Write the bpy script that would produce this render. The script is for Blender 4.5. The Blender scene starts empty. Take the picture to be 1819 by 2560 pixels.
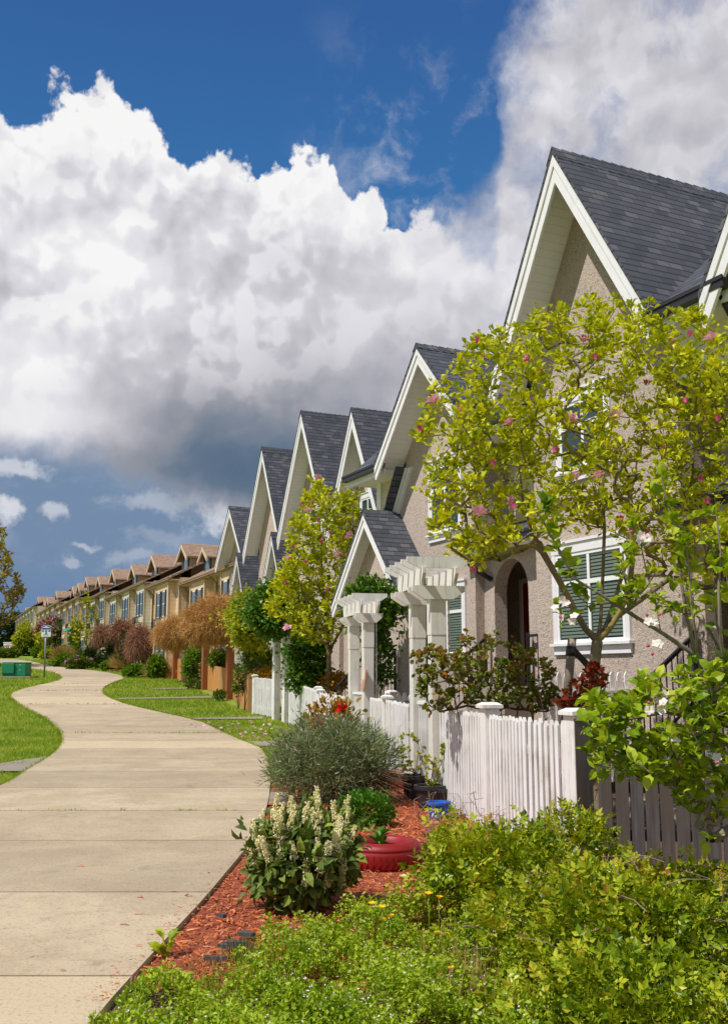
import bpy, math, random
import numpy as np
from mathutils import Vector, Matrix
R = math.radians
scene = bpy.context.scene
col = scene.collection
# ------------------------------------------------------------------ camera
PITCH = R(9.26); EYE = 1.6; FPX = 2516.0
cam_d = bpy.data.cameras.new('camera'); cam = bpy.data.objects.new('camera', cam_d); col.objects.link(cam)
cam_d.sensor_fit = 'VERTICAL'; cam_d.sensor_height = 36.0; cam_d.lens = 36.0*FPX/2560
cam_d.clip_start = .1; cam_d.clip_end = 3000
cam.location = (0, 0, EYE); cam.rotation_euler = (R(90)+PITCH, 0, 0)
scene.camera = cam
vs = scene.view_settings
vs.view_transform = 'Standard'; vs.look = 'None'; vs.exposure = 0.0; vs.gamma = 1.0
scene.cycles.use_denoising = True
scene.cycles.max_bounces = 8; scene.cycles.transparent_max_bounces = 8
scene.cycles.sample_clamp_indirect = 6
# ------------------------------------------------------------------ sun
PHI = math.atan2(1209, 2549)                       # the street runs this far left of straight ahead
UX, UY = -math.sin(PHI), math.cos(PHI)             # along the street, away
VX, VY = math.cos(PHI), math.sin(PHI)              # from the street into the gardens
SUN_EL = R(57)
_k = R(8)
SX, SY = -VX*math.cos(_k)-UX*math.sin(_k), -VY*math.cos(_k)-UY*math.sin(_k)
sun_d = bpy.data.lights.new('sun', 'SUN'); sun = bpy.data.objects.new('sun', sun_d); col.objects.link(sun)
sun_d.energy = 4.6; sun_d.angle = R(.53); sun_d.color = (1, .96, .90)
_to = Vector((SX*math.cos(SUN_EL), SY*math.cos(SUN_EL), math.sin(SUN_EL)))
sun.rotation_euler = _to.to_track_quat('Z', 'Y').to_euler()
sun.location = (-20, -20, 40)
# ------------------------------------------------------------------ colour + node helpers
def lin(c):
    c = c/255.0
    return c/12.92 if c <= .04045 else ((c+.055)/1.055)**2.4
def S(r, g, b): return (lin(r), lin(g), lin(b), 1)
class NT:
    def __init__(s, tree): s.t = tree; s.n = tree.nodes; s.l = tree.links
    def node(s, kind, **kw):
        n = s.n.new(kind)
        for k, v in kw.items(): setattr(n, k, v)
        return n
    def put(s, v, sock):
        if hasattr(v, 'links') or hasattr(v, 'is_output'): s.l.new(v, sock)
        else: sock.default_value = v
    def math(s, op, a, b=0.0, c=None, clamp=False):
        n = s.node('ShaderNodeMath', operation=op, use_clamp=clamp)
        s.put(a, n.inputs[0]); s.put(b, n.inputs[1])
        if c is not None: s.put(c, n.inputs[2])
        return n.outputs[0]
    def vmath(s, op, a, b):
        n = s.node('ShaderNodeVectorMath', operation=op); s.put(a, n.inputs[0]); s.put(b, n.inputs[1]); return n.outputs[0]
    def scale(s, v, f):
        n = s.node('ShaderNodeVectorMath', operation='SCALE'); s.put(v, n.inputs[0]); s.put(f, n.inputs['Scale']); return n.outputs[0]
    def noise(s, vec, scale, detail=4, rough=.55, lac=2.0, dist=0.0):
        n = s.node('ShaderNodeTexNoise'); n.inputs['Scale'].default_value = scale; n.inputs['Detail'].default_value = detail
        n.inputs['Roughness'].default_value = rough; n.inputs['Lacunarity'].default_value = lac; n.inputs['Distortion'].default_value = dist
        if vec is not None: s.l.new(vec, n.inputs['Vector'])
        return n.outputs['Fac']
    def ramp(s, fac, stops, mode='LINEAR'):
        n = s.node('ShaderNodeValToRGB'); n.color_ramp.interpolation = mode
        e = n.color_ramp.elements
        while len(e) < len(stops): e.new(.5)
        for el, (p, c) in zip(e, stops): el.position = p; el.color = c if len(c) == 4 else (*c, 1)
        s.put(fac, n.inputs['Fac']); return n.outputs['Color']
    def mix(s, fac, a, b, mode='MIX'):
        n = s.node('ShaderNodeMix', data_type='RGBA', blend_type=mode)
        s.put(fac, n.inputs[0]); s.put(a, n.inputs[6]); s.put(b, n.inputs[7]); return n.outputs[2]
    def smooth(s, v, lo, hi, a=0.0, b=1.0):
        n = s.node('ShaderNodeMapRange', interpolation_type='SMOOTHSTEP')
        s.put(v, n.inputs['Value']); n.inputs['From Min'].default_value = lo; n.inputs['From Max'].default_value = hi
        n.inputs['To Min'].default_value = a; n.inputs['To Max'].default_value = b; return n.outputs['Result']
    def curve(s, v, pts, lo, hi):
        n = s.node('ShaderNodeFloatCurve'); c = n.mapping.curves[0]
        P = [((x-lo)/(hi-lo), y) for x, y in pts]
        c.points[0].location = P[0]; c.points[1].location = P[-1]
        for p in P[1:-1]: c.points.new(*p)
        n.mapping.clip_min_y = -10; n.mapping.clip_max_y = 10; n.mapping.use_clip = False
        n.mapping.update()
        s.put(s.math('MULTIPLY', s.math('SUBTRACT', v, lo), 1/(hi-lo), clamp=True), n.inputs['Value'])
        return n.outputs['Value']
# ------------------------------------------------------------------ world: sky with cumulus
world = bpy.data.worlds.new('World'); scene.world = world; world.use_nodes = True
# lit and shaded regions of the cloud: azimuth, elevation, radii, amount
BLOBS = [(-.26,.50,.09,.05,.12), (-.27,.405,.12,.040,.22), (-.31,.33,.10,.05,.14), (-.10,.45,.10,.03,.12), (-.33,.285,.05,.035,.16), (-.31,.238,.08,.020,.20),
         (-.13,.195,.15,.042,-.50), (-.13,.25,.12,.045,-.24), (-.01,.27,.13,.05,-.13), (-.02,.33,.13,.03,-.05), (-.20,.44,.03,.04,-.10), (-.10,.40,.07,.03,-.08),
         (.06,.40,.06,.05,.08), (-.03,.36,.08,.03,.05), (-.36,.36,.05,.03,-.10), (-.31,.465,.05,.02,-.08), (.12,.30,.1,.05,-.05)]
SMALL = [(-.345,.150,.024,.017,.95), (-.302,.152,.017,.012,.7), (-.13,.152,.045,.022,.9), (-.20,.168,.06,.012,.4), (-.27,.124,.012,.005,.5), (-.285,.108,.012,.006,.4), (-.345,.196,.05,.012,.75), (-.235,.112,.03,.008,.3), (-.20,.135,.05,.010,.2)]
def build_world():
    w = NT(world.node_tree); w.n.clear()
    sky = w.node('ShaderNodeTexSky', sky_type='NISHITA'); sky.sun_disc = False
    sky.sun_elevation = SUN_EL; sky.sun_rotation = math.atan2(SX, SY); sky.air_density = 1.0; sky.dust_density = .3; sky.ozone_density = 3.0
    tc = w.node('ShaderNodeTexCoord'); d = tc.outputs['Generated']
    sep = w.node('ShaderNodeSeparateXYZ'); w.l.new(d, sep.inputs[0]); x, y, z = sep.outputs
    az0 = w.math('ARCTAN2', x, y)                  # radians right of straight ahead
    el0 = w.math('ARCSINE', z)
    def xy(a, e):
        n = w.node('ShaderNodeCombineXYZ'); w.put(a, n.inputs[0]); w.put(e, n.inputs[1]); return n.outputs[0]
    def n2(vec, scale, detail, rough=.55, off=0.0):
        n = w.node('ShaderNodeTexNoise', noise_dimensions='2D'); n.inputs['Scale'].default_value = scale; n.inputs['Detail'].default_value = detail
        n.inputs['Roughness'].default_value = rough; w.l.new(w.vmath('ADD', vec, (off, off*1.7, 0)) if off else vec, n.inputs['Vector']); return n
    def sub5(v): return w.math('SUBTRACT', v, .5)
    def v2(vec, scale, detail, rough=.5, smooth=None):
        n = w.node('ShaderNodeTexVoronoi', voronoi_dimensions='2D', feature='SMOOTH_F1' if smooth else 'F1'); n.inputs['Scale'].default_value = scale; n.inputs['Detail'].default_value = detail
        n.inputs['Roughness'].default_value = rough; n.inputs['Lacunarity'].default_value = 2.2
        if smooth: n.inputs['Smoothness'].default_value = smooth
        w.l.new(vec, n.inputs['Vector']); return n.outputs['Distance']
    q0 = xy(az0, el0)
    wn = n2(q0, 13, 5, .58).outputs['Color']
    warp = w.vmath('ADD', q0, w.scale(w.vmath('SUBTRACT', wn, (.5, .5, .5)), .045))
    fine = n2(q0, 52, 5, .62, 3.1).outputs['Fac']
    # outline of the cumulus: its top by azimuth, pushed about by puffs
    wsep = w.node('ShaderNodeSeparateXYZ'); w.l.new(warp, wsep.inputs[0]); az, el = wsep.outputs[0], wsep.outputs[1]
    top = [(-.60,.52),(-0.373,0.504),(-0.348,0.513),(-0.319,0.536),(-0.284,0.546),(-0.261,0.549),(-0.238,0.537),(-0.196,0.516),(-0.168,0.516),(-0.139,0.505),(-0.082,0.501),(-0.044,0.499),(-0.006,0.477),(0.018,0.465),(0.037,0.444),(0.056,0.452),(0.089,0.475),(0.118,0.498),(0.130,0.509),(0.136,0.539),(0.142,0.591),(0.155,0.625),(.21,.80),(.25,.95),(.6,1.1)]
    topv = w.curve(az, top, -.6, .6)
    puff = w.math('SUBTRACT', .52, v2(warp, 20, 2.5, .5, .3))
    edge = w.math('ADD', w.math('MULTIPLY', puff, .036), w.math('MULTIPLY', sub5(fine), .030))
    ragged = w.smooth(az, .10, .17)
    edge = w.math('ADD', edge, w.math('MULTIPLY', w.math('MULTIPLY', sub5(n2(q0, 9, 6, .62, 7).outputs['Fac']), ragged), .26))
    dist = w.math('ADD', w.math('SUBTRACT', topv, el), w.math('ADD', edge, .006))
    mask = w.math('DIVIDE', dist, w.math('ADD', w.math('MULTIPLY', w.smooth(az, .06, .15), .15), .011), clamp=True)
    n = w.node('ShaderNodeMapRange', interpolation_type='SMOOTHSTEP'); w.put(mask, n.inputs['Value']); mask = n.outputs['Result']
    hole = w.smooth(n2(warp, 12, 6, .62, 2.2).outputs['Fac'], .46, .72)
    mask = w.math('MULTIPLY', mask, w.math('SUBTRACT', 1, w.math('MULTIPLY', w.math('MULTIPLY', hole, w.smooth(az, .08, .2)), .42)))
    # thin scraps in the blue
    scr = n2(w.vmath('MULTIPLY', warp, (1, 1.2, 1)), 10, 6, .62, 5.5).outputs['Fac']
    scr = w.math('MULTIPLY', w.math('MULTIPLY', w.smooth(scr, .48, .80, 0, .62), w.smooth(az0, -.10, .10)), w.smooth(el0, .66, .50))
    mask = w.math('MAXIMUM', mask, scr)
    # light and shade of the heaps: compare each puff with the sky a little up and left of it
    big = n2(warp, 7, 3, .5); big0 = big.outputs['Fac']
    soft = w.vmath('ADD', q0, w.scale(w.vmath('SUBTRACT', wn, (.5, .5, .5)), .028))
    def heap(o): return w.math('ADD', w.math('MULTIPLY', v2(w.vmath('ADD', soft, (o[0], o[1], 0)), 7.5, 3.2, .52, .45), 1.0), w.math('MULTIPLY', n2(w.vmath('ADD', soft, (o[0], o[1], 0)), 26, 4, .55).outputs['Fac'], -.16))
    lit = w.math('MULTIPLY', w.math('SUBTRACT', heap((-.010, .016)), heap((0, 0))), 3.4)
    lit = w.math('MULTIPLY', w.math('MAXIMUM', w.math('MINIMUM', lit, .45), w.math('MULTIPLY', lit, .34)), w.smooth(el0, .21, .36, .12, 1.0))
    def blob(a0, e0, ra, re, a_=None, e_=None):
        dx = w.math('MULTIPLY', w.math('SUBTRACT', a_ or az, a0), 1/ra); dz = w.math('MULTIPLY', w.math('SUBTRACT', e_ or el, e0), 1/re)
        r2 = w.math('ADD', w.math('MULTIPLY', dx, dx), w.math('MULTIPLY', dz, dz))
        return w.math('POWER', 2.718, w.math('MULTIPLY', r2, -1.0))
    b = w.math('ADD', .67, w.math('MULTIPLY', lit, w.smooth(az, .06, -.16, .14, .36)))
    fold = n2(w.vmath('MULTIPLY', warp, (1, 1.5, 1)), 8, 4, .5, 4.4).outputs['Fac']
    b = w.math('ADD', b, w.math('MULTIPLY', sub5(fold), w.smooth(az, -.1, .15, .22, .62)))
    b = w.math('ADD', b, w.math('MULTIPLY', w.smooth(dist, .07, .0), w.smooth(az, .12, .02, .0, .26)))
    for (a0, e0, ra, re, amt) in BLOBS:
        b = w.math('ADD', b, w.math('MULTIPLY', blob(a0, e0, ra, re), amt))
    ccol = w.ramp(b, [(0, S(72, 98, 128)), (.18, S(103, 121, 143)), (.36, S(150, 154, 165)), (.58, S(196, 194, 202)), (.78, S(230, 229, 235)), (1, S(254, 253, 253))])
    blue = w.mix(1.0, sky.outputs['Color'], (.0105, .026, .040, 1), 'MULTIPLY')
    hi = w.mix(w.smooth(el0, .36, .72), S(66, 128, 190), S(56, 100, 166))
    blue = w.mix(.85, blue, hi)
    # below the cloud base: blue grey distance with small bright clouds
    base_e = w.curve(az, [(-.6,.22),(-.352,.220),(-.30,.216),(-.25,.198),(-.19,.176),(-.15,.168),(-.11,.168),(-.06,.15),(.0,.10),(.1,.0),(.6,-.05)], -.6, .6)
    below = w.smooth(w.math('SUBTRACT', el, w.math('ADD', base_e, w.math('MULTIPLY', sub5(big0), .04))), .016, -.022)
    lowcol = w.mix(w.smooth(el0, -.02, .13), S(84, 128, 182), S(120, 144, 174))
    veil = w.smooth(n2(w.vmath('MULTIPLY', warp, (1, 1.8, 1)), 8, 5, .6, 9).outputs['Fac'], .42, .70)
    lowcol = w.mix(w.math('MULTIPLY', veil, .7), lowcol, S(150, 168, 194))
    sm = w.math('MULTIPLY', sub5(fine), 1.1)
    small = None
    for (a0, e0, ra, re, amt) in SMALL:
        k = w.math('MULTIPLY', w.smooth(w.math('ADD', w.math('SUBTRACT', blob(a0, e0, ra, re), .45), sm), -.10, .50), amt)
        small = k if small is None else w.math('MAXIMUM', small, k)
    lowcol = w.mix(small, lowcol, w.ramp(w.math('ADD', .6, lit), [(0, S(160, 168, 186)), (.5, S(212, 216, 226)), (1, S(242, 242, 245))]))
    c = w.mix(below, ccol, lowcol)
    c = w.mix(mask, blue, c)
    c = w.mix(w.smooth(el0, -.02, -.10), c, S(110, 116, 96))
    bg = w.node('ShaderNodeBackground'); w.l.new(c, bg.inputs['Color']); bg.inputs['Strength'].default_value = .94
    out = w.node('ShaderNodeOutputWorld'); w.l.new(bg.outputs[0], out.inputs['Surface'])
build_world()
world.cycles.sampling_method = 'MANUAL'; world.cycles.sample_map_resolution = 512
# ------------------------------------------------------------------ pixel -> world
CP, SP = math.cos(PITCH), math.sin(PITCH)
def ray(px, py):
    a = (1280-py)
    up = a*CP+FPX*SP; fw = FPX*CP-a*SP
    return (px-909.5)/fw, up/fw
def at(px, py, Y):
    rx, rz = ray(px, py); return Vector((rx*Y, Y, EYE+rz*Y))
def gz(Y):                                          # the land rises beyond the nearest gardens
    t = (Y-25)/4.0
    return .042*4.0*(np.logaddexp(0, t)) if not np.isscalar(Y) else .042*4.0*(t if t > 30 else math.log1p(math.exp(t)))
def gp(px, py):
    rx, rz = ray(px, py); lo, hi = .5, 400.0
    f = lambda Y: EYE+rz*Y-gz(Y)
    Y = lo
    while Y < hi and f(Y) > 0: Y *= 1.02
    a, b = Y/1.02, Y
    for _ in range(30):
        m = (a+b)/2
        if f(m) > 0: a = m
        else: b = m
    return Vector((rx*a, a, gz(a)))
# ------------------------------------------------------------------ mesh builder
class MB:
    def __init__(s): s.V = []; s.F = []; s.n = 0; s.M = []; s.smooth = []
    def add(s, verts, faces, mi=0, smooth=False):
        o = s.n
        s.V.append(np.asarray(verts, dtype=np.float64).reshape(-1, 3)); s.n += len(s.V[-1])
        for f in faces: s.F.append([i+o for i in f])
        s.M += [mi]*len(faces); s.smooth += [smooth]*len(faces)
    def hexa(s, p, mi=0):                          # 8 corners: bottom 0-3 ccw, top 4-7
        s.add(p, [(3,2,1,0),(4,5,6,7),(0,1,5,4),(1,2,6,5),(2,3,7,6),(3,0,4,7)], mi)
    def box(s, a, b, mi=0):
        (x0,y0,z0),(x1,y1,z1) = a, b
        s.hexa([(x0,y0,z0),(x1,y0,z0),(x1,y1,z0),(x0,y1,z0),(x0,y0,z1),(x1,y0,z1),(x1,y1,z1),(x0,y1,z1)], mi)
    def beam(s, p0, p1, w, h, up=(0,0,1), mi=0):   # bar of width w (sideways) and height h (along up)
        p0, p1, up = Vector(p0), Vector(p1), Vector(up)
        d = (p1-p0).normalized(); side = d.cross(up).normalized()*(w/2); u = side.cross(d).normalized()*(h/2)
        s.hexa([p0-side-u, p0+side-u, p1+side-u, p1-side-u, p0-side+u, p0+side+u, p1+side+u, p1-side+u], mi)
    def prism(s, poly, ext, mi=0):                 # planar polygon (3-D points) extruded by a vector
        n = len(poly); ext = Vector(ext); P = [Vector(p) for p in poly]; Q = [p+ext for p in P]
        nrm = Vector((0,0,0))
        for i in range(n): nrm += P[i].cross(P[(i+1) % n])
        a, b = list(range(n)), list(range(n, 2*n))
        if nrm.dot(ext) > 0: fs = [a[::-1], b]+[(i, (i+1) % n, n+(i+1) % n, n+i) for i in range(n)]
        else: fs = [a, b[::-1]]+[((i+1) % n, i, n+i, n+(i+1) % n) for i in range(n)]
        s.add(P+Q, fs, mi)
    def tube(s, pts, rad, n=6, cap=True, mi=0):
        P = [Vector(p) for p in pts]; k = len(P)
        if np.isscalar(rad): rad = [rad]*k
        vs_ = []; ref = Vector((.31, .83, .46))
        for i in range(k):
            d = (P[min(i+1, k-1)]-P[max(i-1, 0)])
            d = d.normalized() if d.length > 1e-9 else Vector((0,0,1))
            a = d.cross(ref)
            if a.length < .05: a = d.cross(Vector((1,0,0)))
            a.normalize(); b = d.cross(a)
            for j in range(n):
                t = 2*math.pi*j/n; vs_.append(P[i]+(a*math.cos(t)+b*math.sin(t))*rad[i])
        fs = [(i*n+j, i*n+(j+1) % n, (i+1)*n+(j+1) % n, (i+1)*n+j) for i in range(k-1) for j in range(n)]
        if cap: fs += [tuple(range(n))[::-1], tuple((k-1)*n+j for j in range(n))]
        s.add(vs_, fs, mi, True)
    def lathe(s, prof, c, n=24, mi=0, smooth=True, caps=True):  # prof (r,z)
        c = Vector(c); k = len(prof); vs_ = []
        for r, z in prof:
            for j in range(n):
                t = 2*math.pi*j/n; vs_.append((c.x+r*math.cos(t), c.y+r*math.sin(t), c.z+z))
        fs = [(i*n+j, i*n+(j+1) % n, (i+1)*n+(j+1) % n, (i+1)*n+j) for i in range(k-1) for j in range(n)]
        if caps: fs += [tuple(range(n))[::-1], tuple((k-1)*n+j for j in range(n))]
        s.add(vs_, fs, mi, smooth)
    def raw(s, V, F, mi=0, smooth=False):          # numpy arrays, faces all one length
        o = s.n; s.V.append(V); s.n += len(V); s.F.append(np.asarray(F)+o)
        s.M.append((mi, len(F))); s.smooth.append((smooth, len(F)))
    def build(s, name, mat, parent=None, origin=None, uv=True, bevel=0):
        V = np.concatenate(s.V) if s.V else np.zeros((0, 3))
        org = np.array(parent_loc(parent) if parent is not None else (origin if origin is not None else (0,0,0)), dtype=np.float64)
        V = V-org
        li = []; tot = []; mi = []; sm = []
        jm = 0
        for f in s.F:
            if isinstance(f, np.ndarray): li.append(f.reshape(-1)); tot.append(np.full(len(f), f.shape[1]))
            else: li.append(np.array(f)); tot.append(np.array([len(f)]))
        for m in s.M: mi.append(np.full(m[1], m[0]) if isinstance(m, tuple) else np.array([m]))
        for m in s.smooth: sm.append(np.full(m[1], m[0]) if isinstance(m, tuple) else np.array([m]))
        li = np.concatenate(li).astype(np.int32); tot = np.concatenate(tot).astype(np.int32)
        me = bpy.data.meshes.new(name)
        me.vertices.add(len(V)); me.vertices.foreach_set('co', V.astype(np.float32).reshape(-1))
        me.loops.add(len(li)); me.loops.foreach_set('vertex_index', li)
        st = np.concatenate([[0], np.cumsum(tot)[:-1]]).astype(np.int32)
        me.polygons.add(len(tot)); me.polygons.foreach_set('loop_start', st)
        me.polygons.foreach_set('material_index', np.concatenate(mi).astype(np.int32))
        me.polygons.foreach_set('use_smooth', np.concatenate(sm).astype(bool))
        if uv and len(tot) < 40000:
            me.update(calc_edges=True)
            nr = np.zeros(len(tot)*3, dtype=np.float32); me.polygons.foreach_get('normal', nr); nr = nr.reshape(-1, 3)
            t = np.stack([-nr[:, 1], nr[:, 0], np.zeros(len(nr))], 1); L = np.linalg.norm(t, axis=1)
            flat = L < .02; t[flat] = (1, 0, 0); t /= np.linalg.norm(t, axis=1)[:, None]
            b = np.cross(nr, t); pf = np.repeat(np.arange(len(tot)), tot)
            W = (V+org)[li]
            uvv = np.stack([(W*t[pf]).sum(1), (W*b[pf]).sum(1)], 1)
            l = me.uv_layers.new(name='uv'); l.data.foreach_set('uv', uvv.astype(np.float32).reshape(-1))
        for m in (mat if isinstance(mat, (list, tuple)) else [mat]): me.materials.append(m)
        me.update(calc_edges=True); me.validate()
        o = bpy.data.objects.new(name, me); col.objects.link(o)
        if parent is not None: o.parent = parent
        elif origin is not None: o.location = origin
        if bevel:
            bm = o.modifiers.new('bevel', 'BEVEL'); bm.width = bevel; bm.segments = 1; bm.limit_method = 'ANGLE'
        return o
def parent_loc(o):
    L = Vector((0,0,0))
    while o is not None: L = L+o.location; o = o.parent
    return L
def tag(o, label, cat, group=None, kind=None):
    o['label'] = label; o['category'] = cat
    if group: o['group'] = group
    if kind: o['kind'] = kind
    return o
def thing(name, label, cat, loc=(0,0,0), group=None):
    o = bpy.data.objects.new(name, None); o.empty_display_size = .2; col.objects.link(o); o.location = loc
    return tag(o, label, cat, group)
def structure(o): o['kind'] = 'structure'; return o
# ------------------------------------------------------------------ materials
def newmat(name):
    m = bpy.data.materials.new(name); m.use_nodes = True; t = NT(m.node_tree); t.n.clear()
    out = t.node('ShaderNodeOutputMaterial'); b = t.node('ShaderNodeBsdfPrincipled'); t.l.new(b.outputs[0], out.inputs[0])
    return m, t, b, out
def bump(t, b, h, strength=.5, dist=.02):
    n = t.node('ShaderNodeBump'); n.inputs['Strength'].default_value = strength; n.inputs['Distance'].default_value = dist
    t.l.new(h, n.inputs['Height']); t.l.new(n.outputs[0], b.inputs['Normal'])
def geo_pos(t): return t.node('ShaderNodeNewGeometry').outputs['Position']
def plain(name, c, rough=.6, var=.12, scale=6, bs=0, bscale=60, metallic=0, spec=.5):
    m, t, b, _ = newmat(name); p = geo_pos(t)
    n = t.noise(p, scale, 5, .6)
    c2 = tuple(min(1, v*(1+var)) for v in c[:3])+(1,); c1 = tuple(v*(1-var) for v in c[:3])+(1,)
    t.l.new(t.ramp(n, [(.3, c1), (.7, c2)]), b.inputs['Base Color'])
    b.inputs['Roughness'].default_value = rough; b.inputs['Metallic'].default_value = metallic
    b.inputs['Specular IOR Level'].default_value = spec
    if bs: bump(t, b, t.noise(p, bscale, 3, .6), bs, .01)
    return m
def leafmat(name, stops, trans=.35, rough=.42, clump=.35, cscale=1.6, spec=.22, tint=(1.45, 1.35, .55, 1)):
    """stops: colours from dark to light picked at random for each leaf"""
    m, t, b, out = newmat(name); g = t.node('ShaderNodeNewGeometry')
    cl = t.noise(g.outputs['Position'], cscale, 3, .5)
    f = t.math('ADD', t.math('MULTIPLY', g.outputs['Random Per Island'], 1-clump), t.math('MULTIPLY', t.smooth(cl, .3, .7), clump))
    k = len(stops)
    c = t.ramp(f, [(i/(k-1) if k > 1 else 0, s) for i, s in enumerate(stops)])
    t.l.new(c, b.inputs['Base Color']); b.inputs['Roughness'].default_value = rough; b.inputs['Specular IOR Level'].default_value = spec
    tr = t.node('ShaderNodeBsdfTranslucent'); t.l.new(t.mix(1.0, c, tint, 'MULTIPLY'), tr.inputs['Color'])
    mx = t.node('ShaderNodeMixShader'); mx.inputs[0].default_value = trans
    t.l.new(b.outputs[0], mx.inputs[1]); t.l.new(tr.outputs[0], mx.inputs[2]); t.l.new(mx.outputs[0], out.inputs[0])
    return m
def uvn(t): return t.node('ShaderNodeUVMap').outputs[0]
def mk_stucco():
    m, t, b, _ = newmat('stucco'); p = geo_pos(t)
    n = t.noise(p, 28, 4, .65, dist=1.2); big = t.noise(p, .7, 4, .6); pit = t.smooth(n, .34, .50)
    c = t.mix(pit, S(146, 130, 119), S(208, 190, 176)); c = t.mix(t.math('MULTIPLY', t.smooth(big, .45, .7), .25), c, S(176, 163, 153)); c = t.mix(t.math('MULTIPLY', t.smooth(t.noise(t.vmath('MULTIPLY', p, (3.2, 3.2, .35)), 1.0, 5, .65), .54, .74), .30), c, S(138, 124, 112))
    t.l.new(c, b.inputs['Base Color']); b.inputs['Roughness'].default_value = .95; bump(t, b, n, .9, .045); return m
def mk_shingle(name, cols, rough=.9):
    m, t, b, _ = newmat(name); uv = uvn(t)
    br = t.node('ShaderNodeTexBrick', offset=.5, offset_frequency=2); br.inputs['Scale'].default_value = 1
    br.inputs['Brick Width'].default_value = .24; br.inputs['Row Height'].default_value = .145; br.inputs['Mortar Size'].default_value = .006
    br.inputs['Color1'].default_value = (0,0,0,1); br.inputs['Color2'].default_value = (1,1,1,1); br.inputs['Mortar'].default_value = (0,0,0,1); br.inputs['Bias'].default_value = 0
    wv = t.vmath('ADD', uv, t.scale(t.vmath('SUBTRACT', t.node('ShaderNodeTexNoise').outputs['Color'], (.5,.5,.5)), .012))
    t.l.new(wv, br.inputs['Vector'])
    tone = t.math('ADD', t.math('MULTIPLY', br.outputs['Color'], .8), t.math('MULTIPLY', t.noise(geo_pos(t), 1.3, 3), .35))
    k = len(cols)
    c = t.ramp(tone, [(.08+i*.85/(k-1), s) for i, s in enumerate(cols)])
    sep = t.node('ShaderNodeSeparateXYZ'); t.l.new(wv, sep.inputs[0])
    row = t.math('FRACT', t.math('DIVIDE', sep.outputs[1], .145))
    shade = t.smooth(row, .22, .04)
    c = t.mix(t.math('MULTIPLY', shade, .92), c, (.012, .012, .014, 1))
    c = t.mix(t.math('MULTIPLY', t.noise(geo_pos(t), 160, 2), .35), c, (.02, .02, .022, 1))
    t.l.new(c, b.inputs['Base Color']); b.inputs['Roughness'].default_value = rough; b.inputs['Specular IOR Level'].default_value = .25
    h = t.math('SUBTRACT', t.math('SUBTRACT', 1, row), t.math('MULTIPLY', br.outputs['Fac'], .6)); bump(t, b, h, .6, .02); return m
def mk_siding(name, c1, c2, step=.15, groove=.06):
    m, t, b, _ = newmat(name); uv = uvn(t); sep = t.node('ShaderNodeSeparateXYZ'); t.l.new(uv, sep.inputs[0])
    row = t.math('FRACT', t.math('DIVIDE', sep.outputs[1], step))
    n = t.noise(geo_pos(t), 2.2, 5, .6); c = t.mix(t.smooth(n, .3, .7), c1, c2)
    c = t.mix(t.math('MULTIPLY', t.smooth(row, groove*1.6, 0), .55), c, tuple(v*.25 for v in c1[:3])+(1,))
    t.l.new(c, b.inputs['Base Color']); b.inputs['Roughness'].default_value = .7
    bump(t, b, t.math('SUBTRACT', 1, row), .5, .02); return m
def mk_wood(name, c1, c2, c3, grain=(40, 40, 2.2), rough=.8, bs=.25):
    m, t, b, _ = newmat(name); p = geo_pos(t)
    g = t.noise(t.vmath('MULTIPLY', p, grain), 1.0, 6, .65); big = t.noise(p, 2.4, 5, .6)
    rnd = t.node('ShaderNodeNewGeometry').outputs['Random Per Island']
    c = t.mix(t.smooth(g, .3, .72), c1, c2)
    c = t.mix(t.math('MULTIPLY', t.smooth(t.math('ADD', big, t.math('MULTIPLY', rnd, .3)), .55, .85), .8), c, c3)
    t.l.new(c, b.inputs['Base Color']); b.inputs['Roughness'].default_value = rough; bump(t, b, g, bs, .008); return m
def mk_white(name, c, dirt):
    m, t, b, _ = newmat(name); p = geo_pos(t); rnd = t.node('ShaderNodeNewGeometry').outputs['Random Per Island']
    g = t.noise(t.vmath('MULTIPLY', p, (26, 26, 1.8)), 1.0, 6, .68); big = t.noise(p, 3.0, 5, .65); sp = t.noise(p, 34, 4, .7)
    f = t.math('MULTIPLY', t.smooth(t.math('ADD', t.math('MULTIPLY', g, .5), t.math('MULTIPLY', big, .5)), .46, .74), .85)
    f = t.math('ADD', f, t.math('MULTIPLY', t.smooth(sp, .66, .74), .5)); f = t.math('ADD', f, t.math('MULTIPLY', t.math('SUBTRACT', rnd, .5), .16), clamp=True)
    t.l.new(t.mix(f, c, dirt), b.inputs['Base Color']); b.inputs['Roughness'].default_value = .6; bump(t, b, g, .15, .006); return m
def mk_glass():
    m, t, b, out = newmat('window_glass'); t.n.remove(b)
    tr = t.node('ShaderNodeBsdfTransparent'); tr.inputs[0].default_value = (.82, .88, .86, 1)
    gl = t.node('ShaderNodeBsdfGlossy'); gl.inputs['Roughness'].default_value = .02
    fr = t.node('ShaderNodeFresnel'); fr.inputs[0].default_value = 1.5
    mx = t.node('ShaderNodeMixShader'); t.l.new(t.math('MULTIPLY', fr.outputs[0], .75, clamp=True), mx.inputs[0])
    t.l.new(tr.outputs[0], mx.inputs[1]); t.l.new(gl.outputs[0], mx.inputs[2]); t.l.new(mx.outputs[0], out.inputs[0]); return m
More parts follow.
